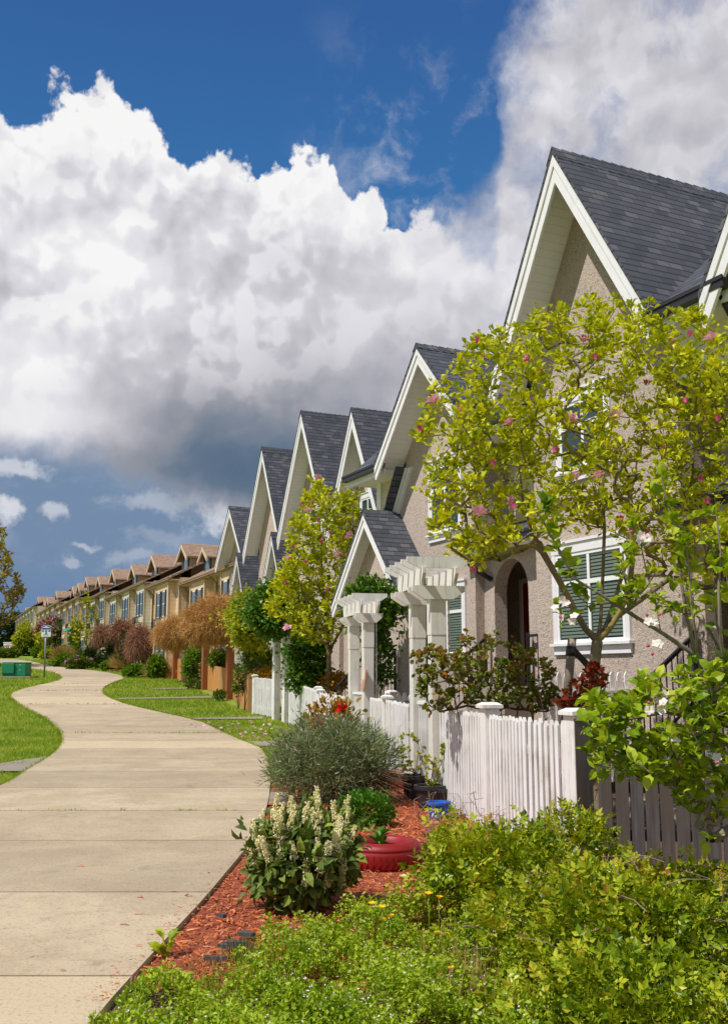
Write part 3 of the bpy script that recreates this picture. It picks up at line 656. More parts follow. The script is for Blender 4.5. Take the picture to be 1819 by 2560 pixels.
def brown_house(a0, a1, dorm, label, sid, near_jog=0.0):
    am = (a0+a1)/2; P0 = BF(am, 0, 0); zg = gz(P0.y); F = BF
    root = thing('brown_house', label, 'house', (P0.x, P0.y, zg), BG)
    ze = zg+5.75
    w = MB(); fbox(w, F, a0+.03, a1-.03, 0+near_jog, 9, zg-1.2, ze); w.build('wall', M[sid], root)
    rf = MB(); q = [F(a0,-.55+near_jog,ze-.05), F(a1,-.55+near_jog,ze-.05), F(a1,4.6,ze+2.5), F(a0,4.6,ze+2.5)]; rf.prism(q, (0,0,.12))
    q = [F(a0,4.6,ze+2.5), F(a1,4.6,ze+2.5), F(a1,9.4,ze), F(a0,9.4,ze)]; rf.prism(q, (0,0,.12)); rf.build('roof', M['brown_roof'], root)
    so = MB(); fbox(so, F, a0+.02, a1-.02, -.5+near_jog, .02+near_jog, ze-.16, ze-.1); so.build('soffit', M['tan_trim'], root)
    gutter(root, F, a0, a1, -.55+near_jog, ze+.02, 'brown_gutter')
    n = max(1, round((a1-a0)/5.6)); st = (a1-a0)/n
    for i in range(n+1):
        tb = MB(); c = min(max(a0+i*st, a0+.12), a1-.12); fbox(tb, F, c-.11, c+.11, -.05+near_jog, -.001+near_jog, zg-1, ze-.17); tb.build('corner_board', M['tan_trim'], root)
    for i in range(n):
        c0 = a0+i*st
        bx = MB(); bm, bM = c0+st*.12, c0+st*.62
        fbox(bx, F, bm, bM, -.45+near_jog, -.002+near_jog, zg-1, ze-.18); bx.build('bay', M[sid], root)
        for c in (bm+.07, bM-.07): cb = MB(); fbox(cb, F, c-.09, c+.09, -.49+near_jog, -.452+near_jog, zg-1, ze-.19); cb.build('corner_board', M['tan_trim'], root)
        for c in (bm+(bM-bm)*.32, bm+(bM-bm)*.68+.1): bwin(root, F, c, .72, zg+3.55, zg+5.1, -.45+near_jog, True); bwin(root, F, c, .72, zg+.9, zg+2.2, -.45+near_jog)
        bwin(root, F, c0+st*.81, .75, zg+3.55, zg+5.1, 0+near_jog, True); bwin(root, F, c0+st*.81, .8, zg+.7, zg+2.2, near_jog)
        for c in (bm+(bM-bm)*.32, bm+(bM-bm)*.68+.1, c0+st*.81):
            vt = MB(); fbox(vt, F, c-.28, c+.28, (-.475 if c < bM else -.03)+near_jog, (-.452 if c < bM else -.002)+near_jog, zg+2.6, zg+2.85); vt.build('vent', M['dark_siding'], root)
        pipe(root, [F(c0+st*.97,-.5+near_jog,ze-.1), F(c0+st*.97,-.08+near_jog,ze-.5), F(c0+st*.97,-.08+near_jog,zg)], 'brown_gutter', .05)
    for (c, wd, pk) in dorm:
        zp = zg+pk; hw = wd/2; kd = .62
        ww = MB(); fpoly(ww, F, [(c+hw-.25,ze), (c+hw-.25,zp-kd*hw), (c,zp-.1), (c-hw+.25,zp-kd*hw), (c-hw+.25,ze)], .95, 4.2); dm = ww.build('dormer', M['dark_siding'], root)
        r2 = MB()
        for s in (1, -1): r2.prism([F(c,.6,zp), F(c+s*hw,.6,zp-kd*hw), F(c+s*hw,4.4,zp-kd*hw), F(c,4.4,zp)], (0,0,-.09))
        r2.build('dormer_roof', M['brown_roof'], dm)
        b2 = MB()
        for s in (1, -1): fpoly(b2, F, [(c, zp-.09), (c+s*hw, zp-.09-kd*hw), (c+s*hw, zp-.30-kd*hw), (c, zp-.30)], .56, .64)
        b2.build('dormer_trim', M['tan_trim'], dm)
        p2 = MB(); fbox(p2, F, c-.45, c+.45, .90, .949, ze+.45, zp-kd*hw-.05+.3); p2.build('dormer_window', M['bluepane'], dm)
        for s in (-1, 1):
            p3 = MB(); fbox(p3, F, c+s*.62-.14, c+s*.62+.14, .89, .949, ze+.4, zp-kd*hw+.2); p3.build('dormer_shutter', M['black'], dm)
    return root
brown_house(-3.0, 10.2, [(7.4,2.2,7.7)], 'tan brown house with a small dormer, touching the row of grey stucco houses', 'tan_siding', .5)
brown_house(10.2, 18.0, [(12.8,3.0,8.1)], 'tan brown house with one wide dormer, second from the grey stucco houses', 'tan_siding')
brown_house(18.0, 35.0, [(22.2,3.4,8.0),(30.0,3.0,8.1)], 'khaki brown house with two wide dormers above a row of shuttered windows', 'khaki_siding')
brown_house(35.0, 51.5, [(39.4,3.2,8.0),(47.5,2.8,8.1)], 'khaki brown house behind the tall yellow green sapling', 'khaki_siding')
brown_house(51.5, 72.0, [(55.9,3,8.1),(62,3,8),(66.5,3,8)], 'brown house with three close dormers, midway down the receding row', 'tan_siding')
brown_house(72.0, 101.0, [(83,3,7.8),(94,3,7.8),(98,2.6,7.7)], 'brown house with three small dormers, last but one down the road', 'tan_siding', .4)
brown_house(101.0, 138.0, [(108,3.2,7.6),(129,3.4,7.3)], 'farthest brown house at the end of the receding row', 'khaki_siding')
# ------------------------------------------------------------------ plants
def rot_from(d, up):                                # arrays (n,3): columns x (side), y (along), z (face)
    d = d/np.linalg.norm(d, axis=1)[:, None]; x = np.cross(d, up); L = np.linalg.norm(x, axis=1)
    x[L < 1e-4] = (1, 0, 0); x /= np.linalg.norm(x, axis=1)[:, None]; z = np.cross(x, d)
    return np.stack([x, d, z], 2)
LEAF8 = (np.array([(0,0,0), (-.30,.38,.12), (0,.36,.02), (.30,.38,.12), (-.26,.72,.03), (0,.70,-.05), (.26,.72,.03), (0,1,-.24)]), [(0,2,1), (0,3,2), (1,2,5,4), (2,3,6,5), (4,5,7), (5,6,7)])
OBOV8 = (np.array([(0,0,0), (-.17,.35,.07), (0,.34,.02), (.17,.35,.07), (-.30,.74,.08), (0,.70,-.04), (.30,.74,.08), (0,1,-.20)]), LEAF8[1])
ROUND8 = (np.array([(0,0,0), (-.36,.32,.06), (0,.34,0), (.36,.32,.06), (-.36,.70,.05), (0,.68,-.01), (.36,.70,.05), (0,1,-.05)]), LEAF8[1])
LEAF4 = (np.array([(0,0,0), (-.30,.5,.08), (0,1,-.05), (.30,.5,.08)]), [(0,2,1), (0,3,2)])
BLADE = (np.array([(-.05,0,0), (.05,0,0), (.035,.55,.05), (-.035,.55,.05), (0,1,.22)]), [(0,1,2,3), (3,2,4)])
NEEDLE = (np.array([(-.09,0,0), (.09,0,0), (0,1,.1)]), [(0,1,2)])
def leaves(mb, P, D, size, tmpl, rng, up=None, jit=.6, mi=0):
    """P positions, D directions, size array; the leaf face turned up with some scatter"""
    P = np.asarray(P, float); D = np.asarray(D, float); n = len(P)
    if n == 0: return
    if up is None: up = np.tile((0., 0., 1.), (n, 1))
    up = up+rng.normal(0, jit, (n, 3))
    Rm = rot_from(D+1e-6, up); V, F = tmpl; k = len(V); size = np.broadcast_to(size, (n,))
    W = np.einsum('nij,kj->nki', Rm, V)*size[:, None, None]+P[:, None, :]
    base = (np.arange(n)*k)[:, None]
    groups = {}
    for f in F: groups.setdefault(len(f), []).append(f)
    o = mb.n; mb.V.append(W.reshape(-1, 3)); mb.n += n*k
    for L, fs in groups.items():
        Fa = (base[:, :, None]+np.array(fs)[None]).reshape(-1, L)+o
        mb.F.append(Fa); mb.M.append((mi, len(Fa))); mb.smooth.append((False, len(Fa)))
def unit(rng, n):
    v = rng.normal(size=(n, 3)); return v/np.linalg.norm(v, axis=1)[:, None]
def compound(k=5):
    """a rose leaf: leaflets in pairs along a stalk, one at the tip"""
    V, F = [], []
    L0 = np.array([(0,0,0), (-.30,.45,.07), (0,1,-.06), (.30,.45,.07)]); fs = [(0,2,1), (0,3,2)]
    spec = [((0,.58,0), 0, .46), ((0,.52,0), 1.05, .38), ((0,.52,0), -1.05, .38), ((0,.26,0), 1.15, .32), ((0,.26,0), -1.15, .32)]
    for o, a, sc in spec[:k]:
        c, s_ = math.cos(a), math.sin(a); R2 = np.array([(c, s_, 0), (-s_, c, 0), (0, 0, 1)]); n = len(V)*4
        V.append((L0*sc)@R2.T+np.array(o)); F += [tuple(i+n for i in f) for f in fs]
    return np.concatenate(V), F
COMP = compound()
class Tree:
    """branches grown toward target points"""
    def __init__(s, stems, r_tip=.004, r_max=.06, expo=.45):
        s.P = []; s.par = []; s.chains = []; s.rt = r_tip; s.rm = r_max; s.ex = expo
        for st in stems:
            prev = st.get('from', -1); ch = [prev] if prev >= 0 else []
            for p in st['pts']: s.P.append(np.array(p, float)); s.par.append(prev); prev = len(s.P)-1; ch.append(prev)
            s.chains.append(ch)
        s.tips = []
    def grow(s, targets, step, rng, root, wob=.12, lift=.15, far=.35):
        T = np.asarray(targets); order = np.argsort(np.linalg.norm(T-np.array(root), axis=1)); 
        for t in T[order]:
            A = np.array(s.P); d = np.linalg.norm(A-t, axis=1)
            pen = far*np.linalg.norm(A-np.array(root), axis=1)-0.0
            below = np.clip(A[:, 2]-t[2], 0, None)*1.2
            i = int(np.argmin(d+below+.0*pen)); a = A[i]; L = d[i]; n = max(2, int(L/step)); ch = [i]; prev = i
            pd = a-A[s.par[i]] if s.par[i] >= 0 else np.array((0,0,1.)); pd = pd/(np.linalg.norm(pd)+1e-6)
            c = a+pd*L*.35+np.array((0,0,lift*L))
            for k in range(1, n+1):
                u = k/n; p = (1-u)**2*a+2*u*(1-u)*c+u*u*t
                if k < n: p = p+rng.normal(0, wob*step, 3)
                s.P.append(p); s.par.append(prev); prev = len(s.P)-1; ch.append(prev)
            s.chains.append(ch); s.tips.append(prev)
    def finish(s):
        n = len(s.P); cnt = np.zeros(n)
        kids = np.zeros(n, int)
        for i in range(n):
            if s.par[i] >= 0: kids[s.par[i]] += 1
        for i in range(n-1, -1, -1):
            if kids[i] == 0: cnt[i] += 1
            if s.par[i] >= 0: cnt[s.par[i]] += cnt[i]
        s.cnt = cnt; s.rad = np.minimum(s.rt*cnt**s.ex, s.rm)
    def tubes(s, mb, sides=5, rmin=0.0, big=8):
        for ch in s.chains:
            if len(ch) < 2: continue
            r = [s.rad[i] for i in ch]; r[0] = min(r[0], r[1]*1.25)
            if max(r) < rmin: continue
            mb.tube([s.P[i] for i in ch], r, big if max(r) > .02 else sides, cap=False)
    def twig_points(s, rng, per, maxcnt=6, spread=.02):
        """points with directions along thin twigs"""
        P, D = [], []
        idx = [i for i in range(len(s.P)) if s.cnt[i] <= maxcnt and s.par[i] >= 0]
        for i in idx:
            a, b = s.P[s.par[i]], s.P[i]; d = b-a; L = np.linalg.norm(d)+1e-6; d = d/L
            for _ in range(rng.poisson(per)):
                u = rng.random(); v = rng.normal(size=3); v -= d*np.dot(v, d); v /= np.linalg.norm(v)+1e-6
                P.append(a+(b-a)*u+v*spread*rng.random()); D.append(v*.9+d*.5)
        return np.array(P), np.array(D)
def ell(rng, n, c, r, lo=.0, hi=1.0, zmin=None):     # points in an ellipsoid shell
    v = unit(rng, n); rr = (lo**3+(hi**3-lo**3)*rng.random(n))**(1/3); return np.array(c)+v*rr[:, None]*np.array(r)
def bush(name, label, cat, c, r, nl, size, mat, seed, tmpl=LEAF8, clumps=40, cs=.22, stems=14, stemmat='twig', group=None, flowers=None, up=.35, base_z=None, fill=.35, droop=0.0, jit=.6, flat=0.0, burst=0.0):
    """leafy shrub: leaves gathered in clumps through an uneven ellipsoid, on stems from the ground"""
    rng = np.random.default_rng(seed); c = np.array(c, float); r = np.array(r, float)
    zb = c[2]-r[2] if base_z is None else base_z
    root = thing(name, label, cat, (c[0], c[1], zb), group)
    K = c+(ell(rng, clumps, c, r*.92, .45, 1.0)-c)*(.78+.33*rng.random((clumps,1))); K[:, 2] = np.maximum(K[:, 2], zb+.05)
    w = rng.random(clumps)*.8+.4; which = rng.choice(clumps, nl, p=w/w.sum())
    spread = cs*r.mean()
    P = K[which]+rng.normal(0, 1, (nl, 3))*spread*np.array((1, 1, .8))*(rng.random((nl, 1))*.7+.5)
    nf = int(nl*fill); P[:nf] = ell(rng, nf, c, r, .3, .97); P[:, 2] = np.where(P[:, 2] < zb+.01, zb+.01+rng.random(nl)*.1, P[:, 2])
    out = (P-c)/r; D = out/(np.linalg.norm(out, axis=1)[:, None]+1e-6)+rng.normal(0, .55, (nl, 3)); D[:, 2] += up-droop
    if burst:
        q = P-K[which]; q /= np.linalg.norm(q, axis=1)[:, None]+1e-6; D[nf:] = (D*(1-burst)+q*burst)[nf:]; D[:, 2] += burst*.35
    U = out*.7+np.array((0, 0, .8))
    mb = MB(); leaves(mb, P, D, size*(rng.random(nl)*.85+.4), tmpl, rng, up=U, jit=jit); mb.build('foliage', M[mat] if isinstance(mat, str) else mat, root, uv=False)
    st = MB()
    for k in rng.choice(clumps, min(stems, clumps), replace=False):
        b = np.array((c[0]+rng.normal(0, .12)*r[0], c[1]+rng.normal(0, .12)*r[1], zb-.02)); e = K[k]; m = (b+e)/2+np.array((0, 0, .12*r[2]))+rng.normal(0, .05, 3)*r
        q = [b*(1-u)**2+2*u*(1-u)*m+e*u*u for u in np.linspace(0, 1, 5)]; st.tube(q, [max(.003, .014*r.mean()*(1-.7*u)) for u in np.linspace(0, 1, 5)], 5, cap=False)
    if st.n: st.build('stem', M[stemmat], root, uv=False)
    if flowers:
        fm, n, fs = flowers; f = MB(); idx = rng.choice(nl, n); Q = P[idx]+np.array(U[idx])*size*.6
        for _ in range(5): leaves(f, Q, unit(rng, n)+np.array((0, 0, .5)), fs, LEAF4, rng)
        f.build('blossom', M[fm], root, uv=False)
    return root
def G(*c): return S(*c)
M['magnolia_leaf'] = leafmat('magnolia_leaf', [G(112,128,6), G(160,170,16), G(198,200,32), G(220,214,64)], .30, .38, .25)
M['apple_leaf'] = leafmat('apple_leaf', [G(78,110,12), G(118,146,22), G(156,174,36), G(190,198,66)], .30, .34, .25)
M['rose_leaf'] = leafmat('rose_leaf', [G(54,80,8), G(96,122,16), G(142,160,28), G(186,190,48), G(156,108,36)], .26, .34, .40, 2.2)
M['bronze_rose_leaf'] = leafmat('bronze_rose_leaf', [G(62,84,24), G(94,116,36), G(120,132,44), G(150,108,42), G(168,84,40)], .25, .38, .45, 1.2)
M['red_rose_leaf'] = leafmat('red_rose_leaf', [G(70,50,22), G(112,42,24), G(140,56,30), G(98,86,36)], .25, .4)
M['weed_leaf'] = leafmat('weed_leaf', [G(84,116,12), G(130,158,26), G(168,186,44), G(192,202,76)], .30, .5, .35, 3)
M['vine_leaf'] = leafmat('vine_leaf', [G(44,78,18), G(70,108,28), G(98,132,38), G(78,100,30)], .25, .34, .4)
M['gold_leaf'] = leafmat('gold_leaf', [G(108,124,18), G(146,158,30), G(176,178,48), G(196,190,86)], .40, .45, .4)
M['laurel_leaf'] = leafmat('laurel_leaf', [G(62,80,34), G(86,106,46), G(108,126,56), G(142,154,66)], .12, .48, .2, 1.6, .12)
M['lavender_leaf'] = leafmat('lavender_leaf', [G(84,80,66), G(122,122,100), G(98,124,66), G(146,156,118), G(178,166,164)], .18, .7, .5, 4)
M['parsley_leaf'] = leafmat('parsley_leaf', [G(44,92,20), G(74,124,32), G(108,150,48)], .22, .4, .4, 8)
M['rhodo_leaf'] = leafmat('rhodo_leaf', [G(118,98,30), G(152,118,40), G(172,128,46), G(118,112,46)], .22, .4)
M['grass_tuft'] = leafmat('grass_tuft', [G(40,76,26), G(62,100,36), G(82,116,46)], .25, .45)
M['dead_grass'] = leafmat('dead_grass', [G(150,122,74), G(176,146,94), G(140,120,60)], .2, .7, .4, 3)
M['green_shrub'] = leafmat('green_shrub', [G(64,86,24), G(92,112,34), G(116,132,46)], .28, .5, .5, 1.5)
M['bright_shrub'] = leafmat('bright_shrub', [G(70,106,24), G(98,134,34), G(128,150,48)], .3, .5, .5, 1.5)
M['dark_shrub'] = leafmat('dark_shrub', [G(40,56,24), G(58,74,32), G(76,88,40)], .2, .5, .5, 1.5)
M['olive_tree'] = leafmat('olive_tree', [G(124,112,48), G(154,138,66), G(142,142,56)], .3, .6, .5, .5)
M['brown_vine'] = leafmat('brown_vine', [G(150,106,58), G(184,138,80), G(204,158,100), G(160,120,72)], .08, .8, .4, 1.2)
M['purple_twig'] = leafmat('purple_twig', [G(124,86,70), G(152,110,88), G(170,128,98)], .08, .8, .4, 1.2)
M['lawn_blade'] = leafmat('lawn_blade', [G(92,122,16), G(120,148,26), G(146,162,42), G(170,168,80)], .36, .6, .55, .7)
M['pink_petal'] = leafmat('pink_petal', [G(216,140,170), G(232,172,192), G(244,208,214)], .3, .5, tint=(1,.9,.95,1))
M['bud_petal'] = leafmat('bud_petal', [G(178,44,104), G(222,110,154), G(206,86,132)], .3, .5, tint=(1,.8,.9,1))
M['white_petal'] = leafmat('white_petal', [G(236,228,220), G(246,240,232), G(240,214,212)], .3, .5, tint=(1,1,1,1))
M['cream_floret'] = leafmat('cream_floret', [G(216,208,162), G(234,228,188), G(242,238,210)], .2, .6)
M['yellow_petal'] = leafmat('yellow_petal', [G(244,190,14), G(250,206,30)], .25, .35)
M['red_petal'] = leafmat('red_petal', [G(196,14,20), G(222,26,30)], .2, .5)
M['lilac_petal'] = leafmat('lilac_petal', [G(190,132,168), G(206,150,180)], .3, .6, tint=(1,.9,1,1))
M['chip'] = leafmat('chip', [G(140,62,30), G(182,88,44), G(206,112,62), G(222,148,104), G(122,54,32)], .0, .8, .2)
M['mulch'] = plain('mulch_soil', S(140,68,40), .95, .3, 40, .6, 60)
M['terracotta'] = plain('terracotta', S(196,132,104), .8)
M['black_plastic'] = plain('black_plastic', S(44,44,46), .45)
M['blue_plastic'] = plain('blue_plastic', S(24,92,186), .4)
M['tyre_red'] = plain('red_painted_rubber', S(138,16,18), .5, .18, 5, .15, 30)
M['green_metal'] = plain('green_metal', S(16,122,84), .5, .06)
M['steel'] = plain('galvanised_steel', S(140,148,148), .4, .1, 6, metallic=.6)
M['sign_white'] = plain('sign_white', S(226,228,232), .5, .03)
M['sign_blue'] = plain('sign_blue', S(28,76,132), .5, .05)
M['sign_red'] = plain('sign_red', S(196,60,66), .5, .05)
M['slatechip'] = plain('dark_stone', S(74,74,80), .8)
M['teal_cloth'] = plain('teal_cloth', S(36,140,120), .8)
M['rust_tag'] = plain('brown_board', S(196,146,110), .8)
# ------------------------------------------------------------------ picket fences
def poly_at(pl, d):
    """point and direction at distance d along a ground polyline"""
    for (a, b) in zip(pl[:-1], pl[1:]):
        L = (b-a).length
        if d <= L or (a, b) == (pl[-2], pl[-1]): return a+(b-a)*(d/L), (b-a).normalized()
        d -= L
def picket_fence(label, pl, posts, h=1.2, w=.075, gap=.045, mat='white', name='picket_fence', group='white picket fence sections', cat='picket fence', point=True, cap=True, post_h=None, post_w=.13, seed=1, end_posts=None, t=.022, jit=.004, sag=None, base=.05):
    pl = [Vector((p[0], p[1], 0)) for p in pl]; rng = random.Random(seed)
    tot = sum((b-a).length for a, b in zip(pl[:-1], pl[1:]))
    c = poly_at(pl, tot/2)[0]; root = thing(name, label, cat, (c.x, c.y, gz(c.y)), group)
    pk = MB(); n = int(tot/(w+gap))
    for i in range(n):
        p, d = poly_at(pl, (i+.5)*(w+gap)); s = Vector((-d.y, d.x, 0)); z0 = gz(p.y)+base*(.6+.8*rng.random()); H = h+rng.uniform(-.012, .012)+(sag(i/n) if sag else 0)
        p = p+s*rng.uniform(-jit, jit); ln = rng.uniform(-.006, .006); hw = w/2
        b0 = p-d*hw; b1 = p+d*hw; e = d*ln
        if point: prof = [(b0, 0), (b1, 0), (b1+e, H-w*.75), (p+d*hw*.22+e, H), (p-d*hw*.22+e, H), (b0+e, H-w*.75)]
        else: prof = [(b0, 0), (b1, 0), (b1+e, H), (b0+e, H)]
        z_ = gz(p.y); pk.prism([Vector((q.x, q.y, z0 if k == 0 else z_+k)) for q, k in prof], -s*t)
    pk.build('pickets', M[mat], root)
    rl = MB()
    for z in (.28, h-.3):
        k = max(2, int(tot/1.2))
        for i in range(k):
            a, d = poly_at(pl, tot*i/k+.004); b, _ = poly_at(pl, tot*(i+1)/k-.004); s = Vector((-d.y, d.x, 0))
            off = -s*(t+.020+jit); rl.beam(Vector((a.x, a.y, gz(a.y)+z))+off, Vector((b.x, b.y, gz(b.y)+z))+off, .036, .085)
    rl.build('rail', M[mat], root)
    for u in posts:
        p, d = poly_at(pl, min(u*tot, tot-.001)); s = Vector((-d.y, d.x, 0)); p = p-s*(.0 if u in (0, 1) else .04); z0 = gz(p.y); ph = (post_h or h)+.02
        m = MB(); m.beam((p.x, p.y, z0-.05), (p.x, p.y, z0+ph), post_w, post_w, up=(d.x, d.y, 0)); po = m.build('post', M[mat], root, bevel=.006)
        if cap:
            k = MB(); k.beam((p.x, p.y, z0+ph), (p.x, p.y, z0+ph+.035), post_w+.06, post_w+.06, up=(d.x, d.y, 0))
            q = [Vector((p.x, p.y, z0+ph+.035))+(d*a+s*b)*(post_w/2+.025) for a, b in ((-1,-1),(1,-1),(1,1),(-1,1))]; q2 = [Vector((p.x, p.y, z0+ph+.06))+(d*a+s*b)*(post_w/2-.02) for a, b in ((-1,-1),(1,-1),(1,1),(-1,1))]
            k.hexa(q+q2); k.build('post_cap', M[mat], po)
    return root
# runs from the corner post away; sideways offset keeps boards on the path side
picket_fence('near white picket fence with sharp pointed boards, ending at a big capped corner post', [(.93,12.72), (1.17,11.5), (1.51,9.9), (1.86,9.0)][::-1], [.0, .52], h=1.2, post_w=.17, post_h=1.24, seed=2, w=.056, gap=.040, t=.022)
picket_fence('white picket fence between the two white arbours', [(.10,18.35), (.62,14.55)][::-1], [.55], seed=3, w=.055, gap=.03)
picket_fence('weathered white picket fence behind the red flowered shrub', [(-1.05,23.4), (-.32,20.3)][::-1], [.98], seed=4, h=1.15, w=.06, gap=.035)
picket_fence('white picket fence beside the dark vine arch', [(-2.15,29.6), (-1.07,23.5)][::-1], [.02, .99], seed=5, h=1.2, w=.06, gap=.045)
picket_fence('short mildewed white picket fence panel in front of the orange cedar fence', [(-3.62,33.4), (-2.72,31.4)][::-1], [.98], seed=6, h=1.2, w=.055, gap=.05)
picket_fence('tall pointed white picket fence in the garden behind the bronze rose', [(2.35,13.7), (3.9,14.4)], [], seed=7, h=1.65, w=.075, gap=.05, cap=False)
picket_fence('grey weathered board fence below the apple tree', [(4.3,8.5), (1.98,8.72)], [.5, .98], seed=8, h=.97, w=.105, gap=.018, mat='grey_wood', name='board_fence', group=None, cat='board fence', cap=False, post_w=.1, jit=.012)
picket_fence('low white pointed fence with round capped posts beside the steps, behind the slim white arbour', [(.35,19.3), (1.35,19.9)], [.15, .8], seed=9, h=1.25, w=.11, gap=.03, post_h=1.22)
# ------------------------------------------------------------------ arbours
def arbour(label, pn, pf, h=2.72, pw=.19, chain=True, gate=True, board=False, nr=5, arm=.34, ):
    pn, pf = Vector((*pn, 0)), Vector((*pf, 0)); d = (pf-pn).normalized(); s = Vector((d.y, -d.x, 0)); c = (pn+pf)/2
    root = thing('arbour', label, 'garden arbour', (c.x, c.y, gz(c.y)), 'white garden arbours')
    z0 = gz(c.y)
    for p in (pn, pf):
        m = MB(); m.beam((p.x,p.y,z0-.05), (p.x,p.y,z0+h), pw, pw, up=d)
        m.beam((p.x,p.y,z0+h-.62), (p.x,p.y,z0+h-.001), pw+.012, pw+.012, up=d)
        m.build('post', M['cream_wood'], root, bevel=.006)
        a = MB()
        for o in (-1, 1):                            # a pair of arms clasping the post, tapered underneath at the ends
            q = p+d*o*(pw/2+.028); L = arm; zt = z0+h; zb = zt-.17
            P = [(-L, zt), (L, zt), (L, zt-.07), (L*.55, zb), (-L*.55, zb), (-L, zt-.07)]
            a.prism([q+s*x-d*.02+Vector((0,0,z)) for x, z in P], d*.04)
        a.build('arm', M['cream_wood'], root)
    b = MB()
    ex = .24
    for o in (-arm*.62, arm*.62):                            # beams along the fence, with raked ends
        A, B = pn-d*ex+s*o, pf+d*ex+s*o; zt = z0+h+.22
        P = [A+Vector((0,0,zt)), B+Vector((0,0,zt)), B+Vector((0,0,zt-.07)), B-d*.12+Vector((0,0,zt-.215)), A+d*.12+Vector((0,0,zt-.215)), A+Vector((0,0,zt-.07))]
        b.prism([q-s*.022 for q in P], s*.044)
    b.build('beam', M['cream_wood'], root)
    L0 = (pf-pn).length
    for i in range(nr):
        q = pn+d*(-.16+(L0+.32)*i/(nr-1)); L = arm+.08; zt = z0+h+.36; m = MB()
        P = [(-L, zt), (L, zt), (L, zt-.06), (L*.62, zt-.138), (-L*.62, zt-.138), (-L, zt-.06)]
        m.prism([q+s*x-d*.02+Vector((0,0,z)) for x, z in P], d*.04); m.build('rafter', M['white'], root)
    if gate:
        g = MB(); q0, q1 = pn+d*(pw/2+.03), pf-d*(pw/2+.03); k = int((q1-q0).length/.095)
        for i in range(k):
            p = q0+(q1-q0)*((i+.5)/k); g.beam((p.x,p.y,z0+.08), (p.x,p.y,z0+1.22), .06, .02, up=d)
        for z in (.3, .95): g.beam(q0+s*.035+Vector((0,0,z0+z)), q1+s*.035+Vector((0,0,z0+z)), .04, .08)
        g.beam(q0+Vector((0,0,z0+1.245)), q1+Vector((0,0,z0+1.245)), .09, .045); gt = g.build('gate', M['white'], root)
        hg = MB()
        for z in (.4, 1.0): hg.beam(q0-d*.03-s*.03+Vector((0,0,z0+z-.05)), q0-d*.03-s*.03+Vector((0,0,z0+z+.05)), .05, .03, up=d)
        hg.build('hinge', M['vinyl'], gt)
    if chain:
        ch = MB(); q = pn+s*(pw/2+.05)-d*.06; z = z0+h-.05
        for i in range(38):
            zz = z-i*.042; v = d if i % 2 else s; pts = [q+v*(.012*math.cos(t))+Vector((0,0,zz+.026*math.sin(t))) for t in np.linspace(0, 2*math.pi, 7)]; ch.tube(pts, .0055, 4, cap=False)
        ch.build('hanging_chain', M['vinyl'], root)
    if board:
        m = MB(); q = pn-s*(pw/2+.015)-d*(pw/2-.02); m.beam(q+Vector((0,0,z0+1.32)), q+s*.05+Vector((0,0,z0+1.68)), .02, .20, up=d); m.build('sign_board', M['rust_tag'], root)
    return root
arbour('large white arbour with a narrow gate and hanging chain, beside the bronze rose', (.92,12.85), (.73,13.85))
arbour('slim white arbour farther back with a small brown board nailed to its post', (.07,18.6), (-.20,19.9), board=True, h=2.70, arm=.25)
def post_thing(label, x, y, h, w, mat, name='arbour_post', group=None):
    t = thing(name, label, 'post', (x, y, gz(y)), group); m = MB(); m.beam((x,y,gz(y)-.05), (x,y,gz(y)+h), w, w, up=(UX,UY,0)); m.build('post', M[mat], t, bevel=.006)
    k = MB(); k.beam((x,y,gz(y)+h), (x,y,gz(y)+h+.12), .5, .09, up=(UX,UY,0)); k.build('arm', M[mat], t); return t
va = thing('vine_arbour', 'white arbour buried under the dark green climber', 'garden arbour', (-2.6,31,gz(31)), 'white garden arbours')
for p in ((-2.68,31.2), (-2.28,30.0)):
    m = MB(); m.beam((p[0],p[1],gz(p[1])-.05), (p[0],p[1],gz(p[1])+2.7), .2, .2, up=(UX,UY,0)); m.build('post', M['white'], va, bevel=.006)
m = MB(); m.beam((-2.8,31.6,gz(31)+2.75), (-2.1,29.6,gz(31)+2.75), .08, .16); m.build('beam', M['white'], va)
# ------------------------------------------------------------------ cedar fence, posts and dry vines
CP_ = [Vector((-3.78,34.0,0)), Vector((-5.26,41.0,0)), Vector((-7.36,48.0,0)), Vector((-10.7,58.5,0)), Vector((-11.4,60.5,0))]
def cedar(label, u0, u1, seed, h=1.18):
    a, b = CP_[u0]+(CP_[u0+1]-CP_[u0])*.02, CP_[u1]
    picket_fence(label, [a, b], [0, 1], h=h, w=.125, gap=.016, mat='orange_wood', name='cedar_fence', group='orange cedar fence panels', cat='fence', point=False, cap=False, post_w=.14, post_h=h+.06, seed=seed, base=.02)
cedar('bright orange cedar fence panel next to the mildewed white picket panel', 0, 1, 11)
cedar('orange cedar fence panel between the first and second pergola posts', 1, 2, 12)
cedar('orange cedar fence panel with the climber tumbling over it', 2, 3, 13)
cedar('farthest orange cedar fence panel beside the tan grasses', 3, 4, 14)
pg = thing('pergola', 'brown cedar pergola carrying the dry tan vine', 'pergola', (-7,46,gz(46)))
PPx = [(573, 1737, 41.0), (511.6, 1718, 48.0), (437, 1699, 58.5)]
PQ = []
for (px, py, Y) in PPx:
    p = at(px, py, Y); z0 = gz(Y); PQ.append(p)
    for o in (0, 1.4):
        m = MB(); q = p+Vector((VX,VY,0))*o; m.beam((q.x,q.y,z0-.05), (q.x,q.y,z0+2.75), .28, .28, up=(UX,UY,0)); m.build('post', M['post_wood'], pg)
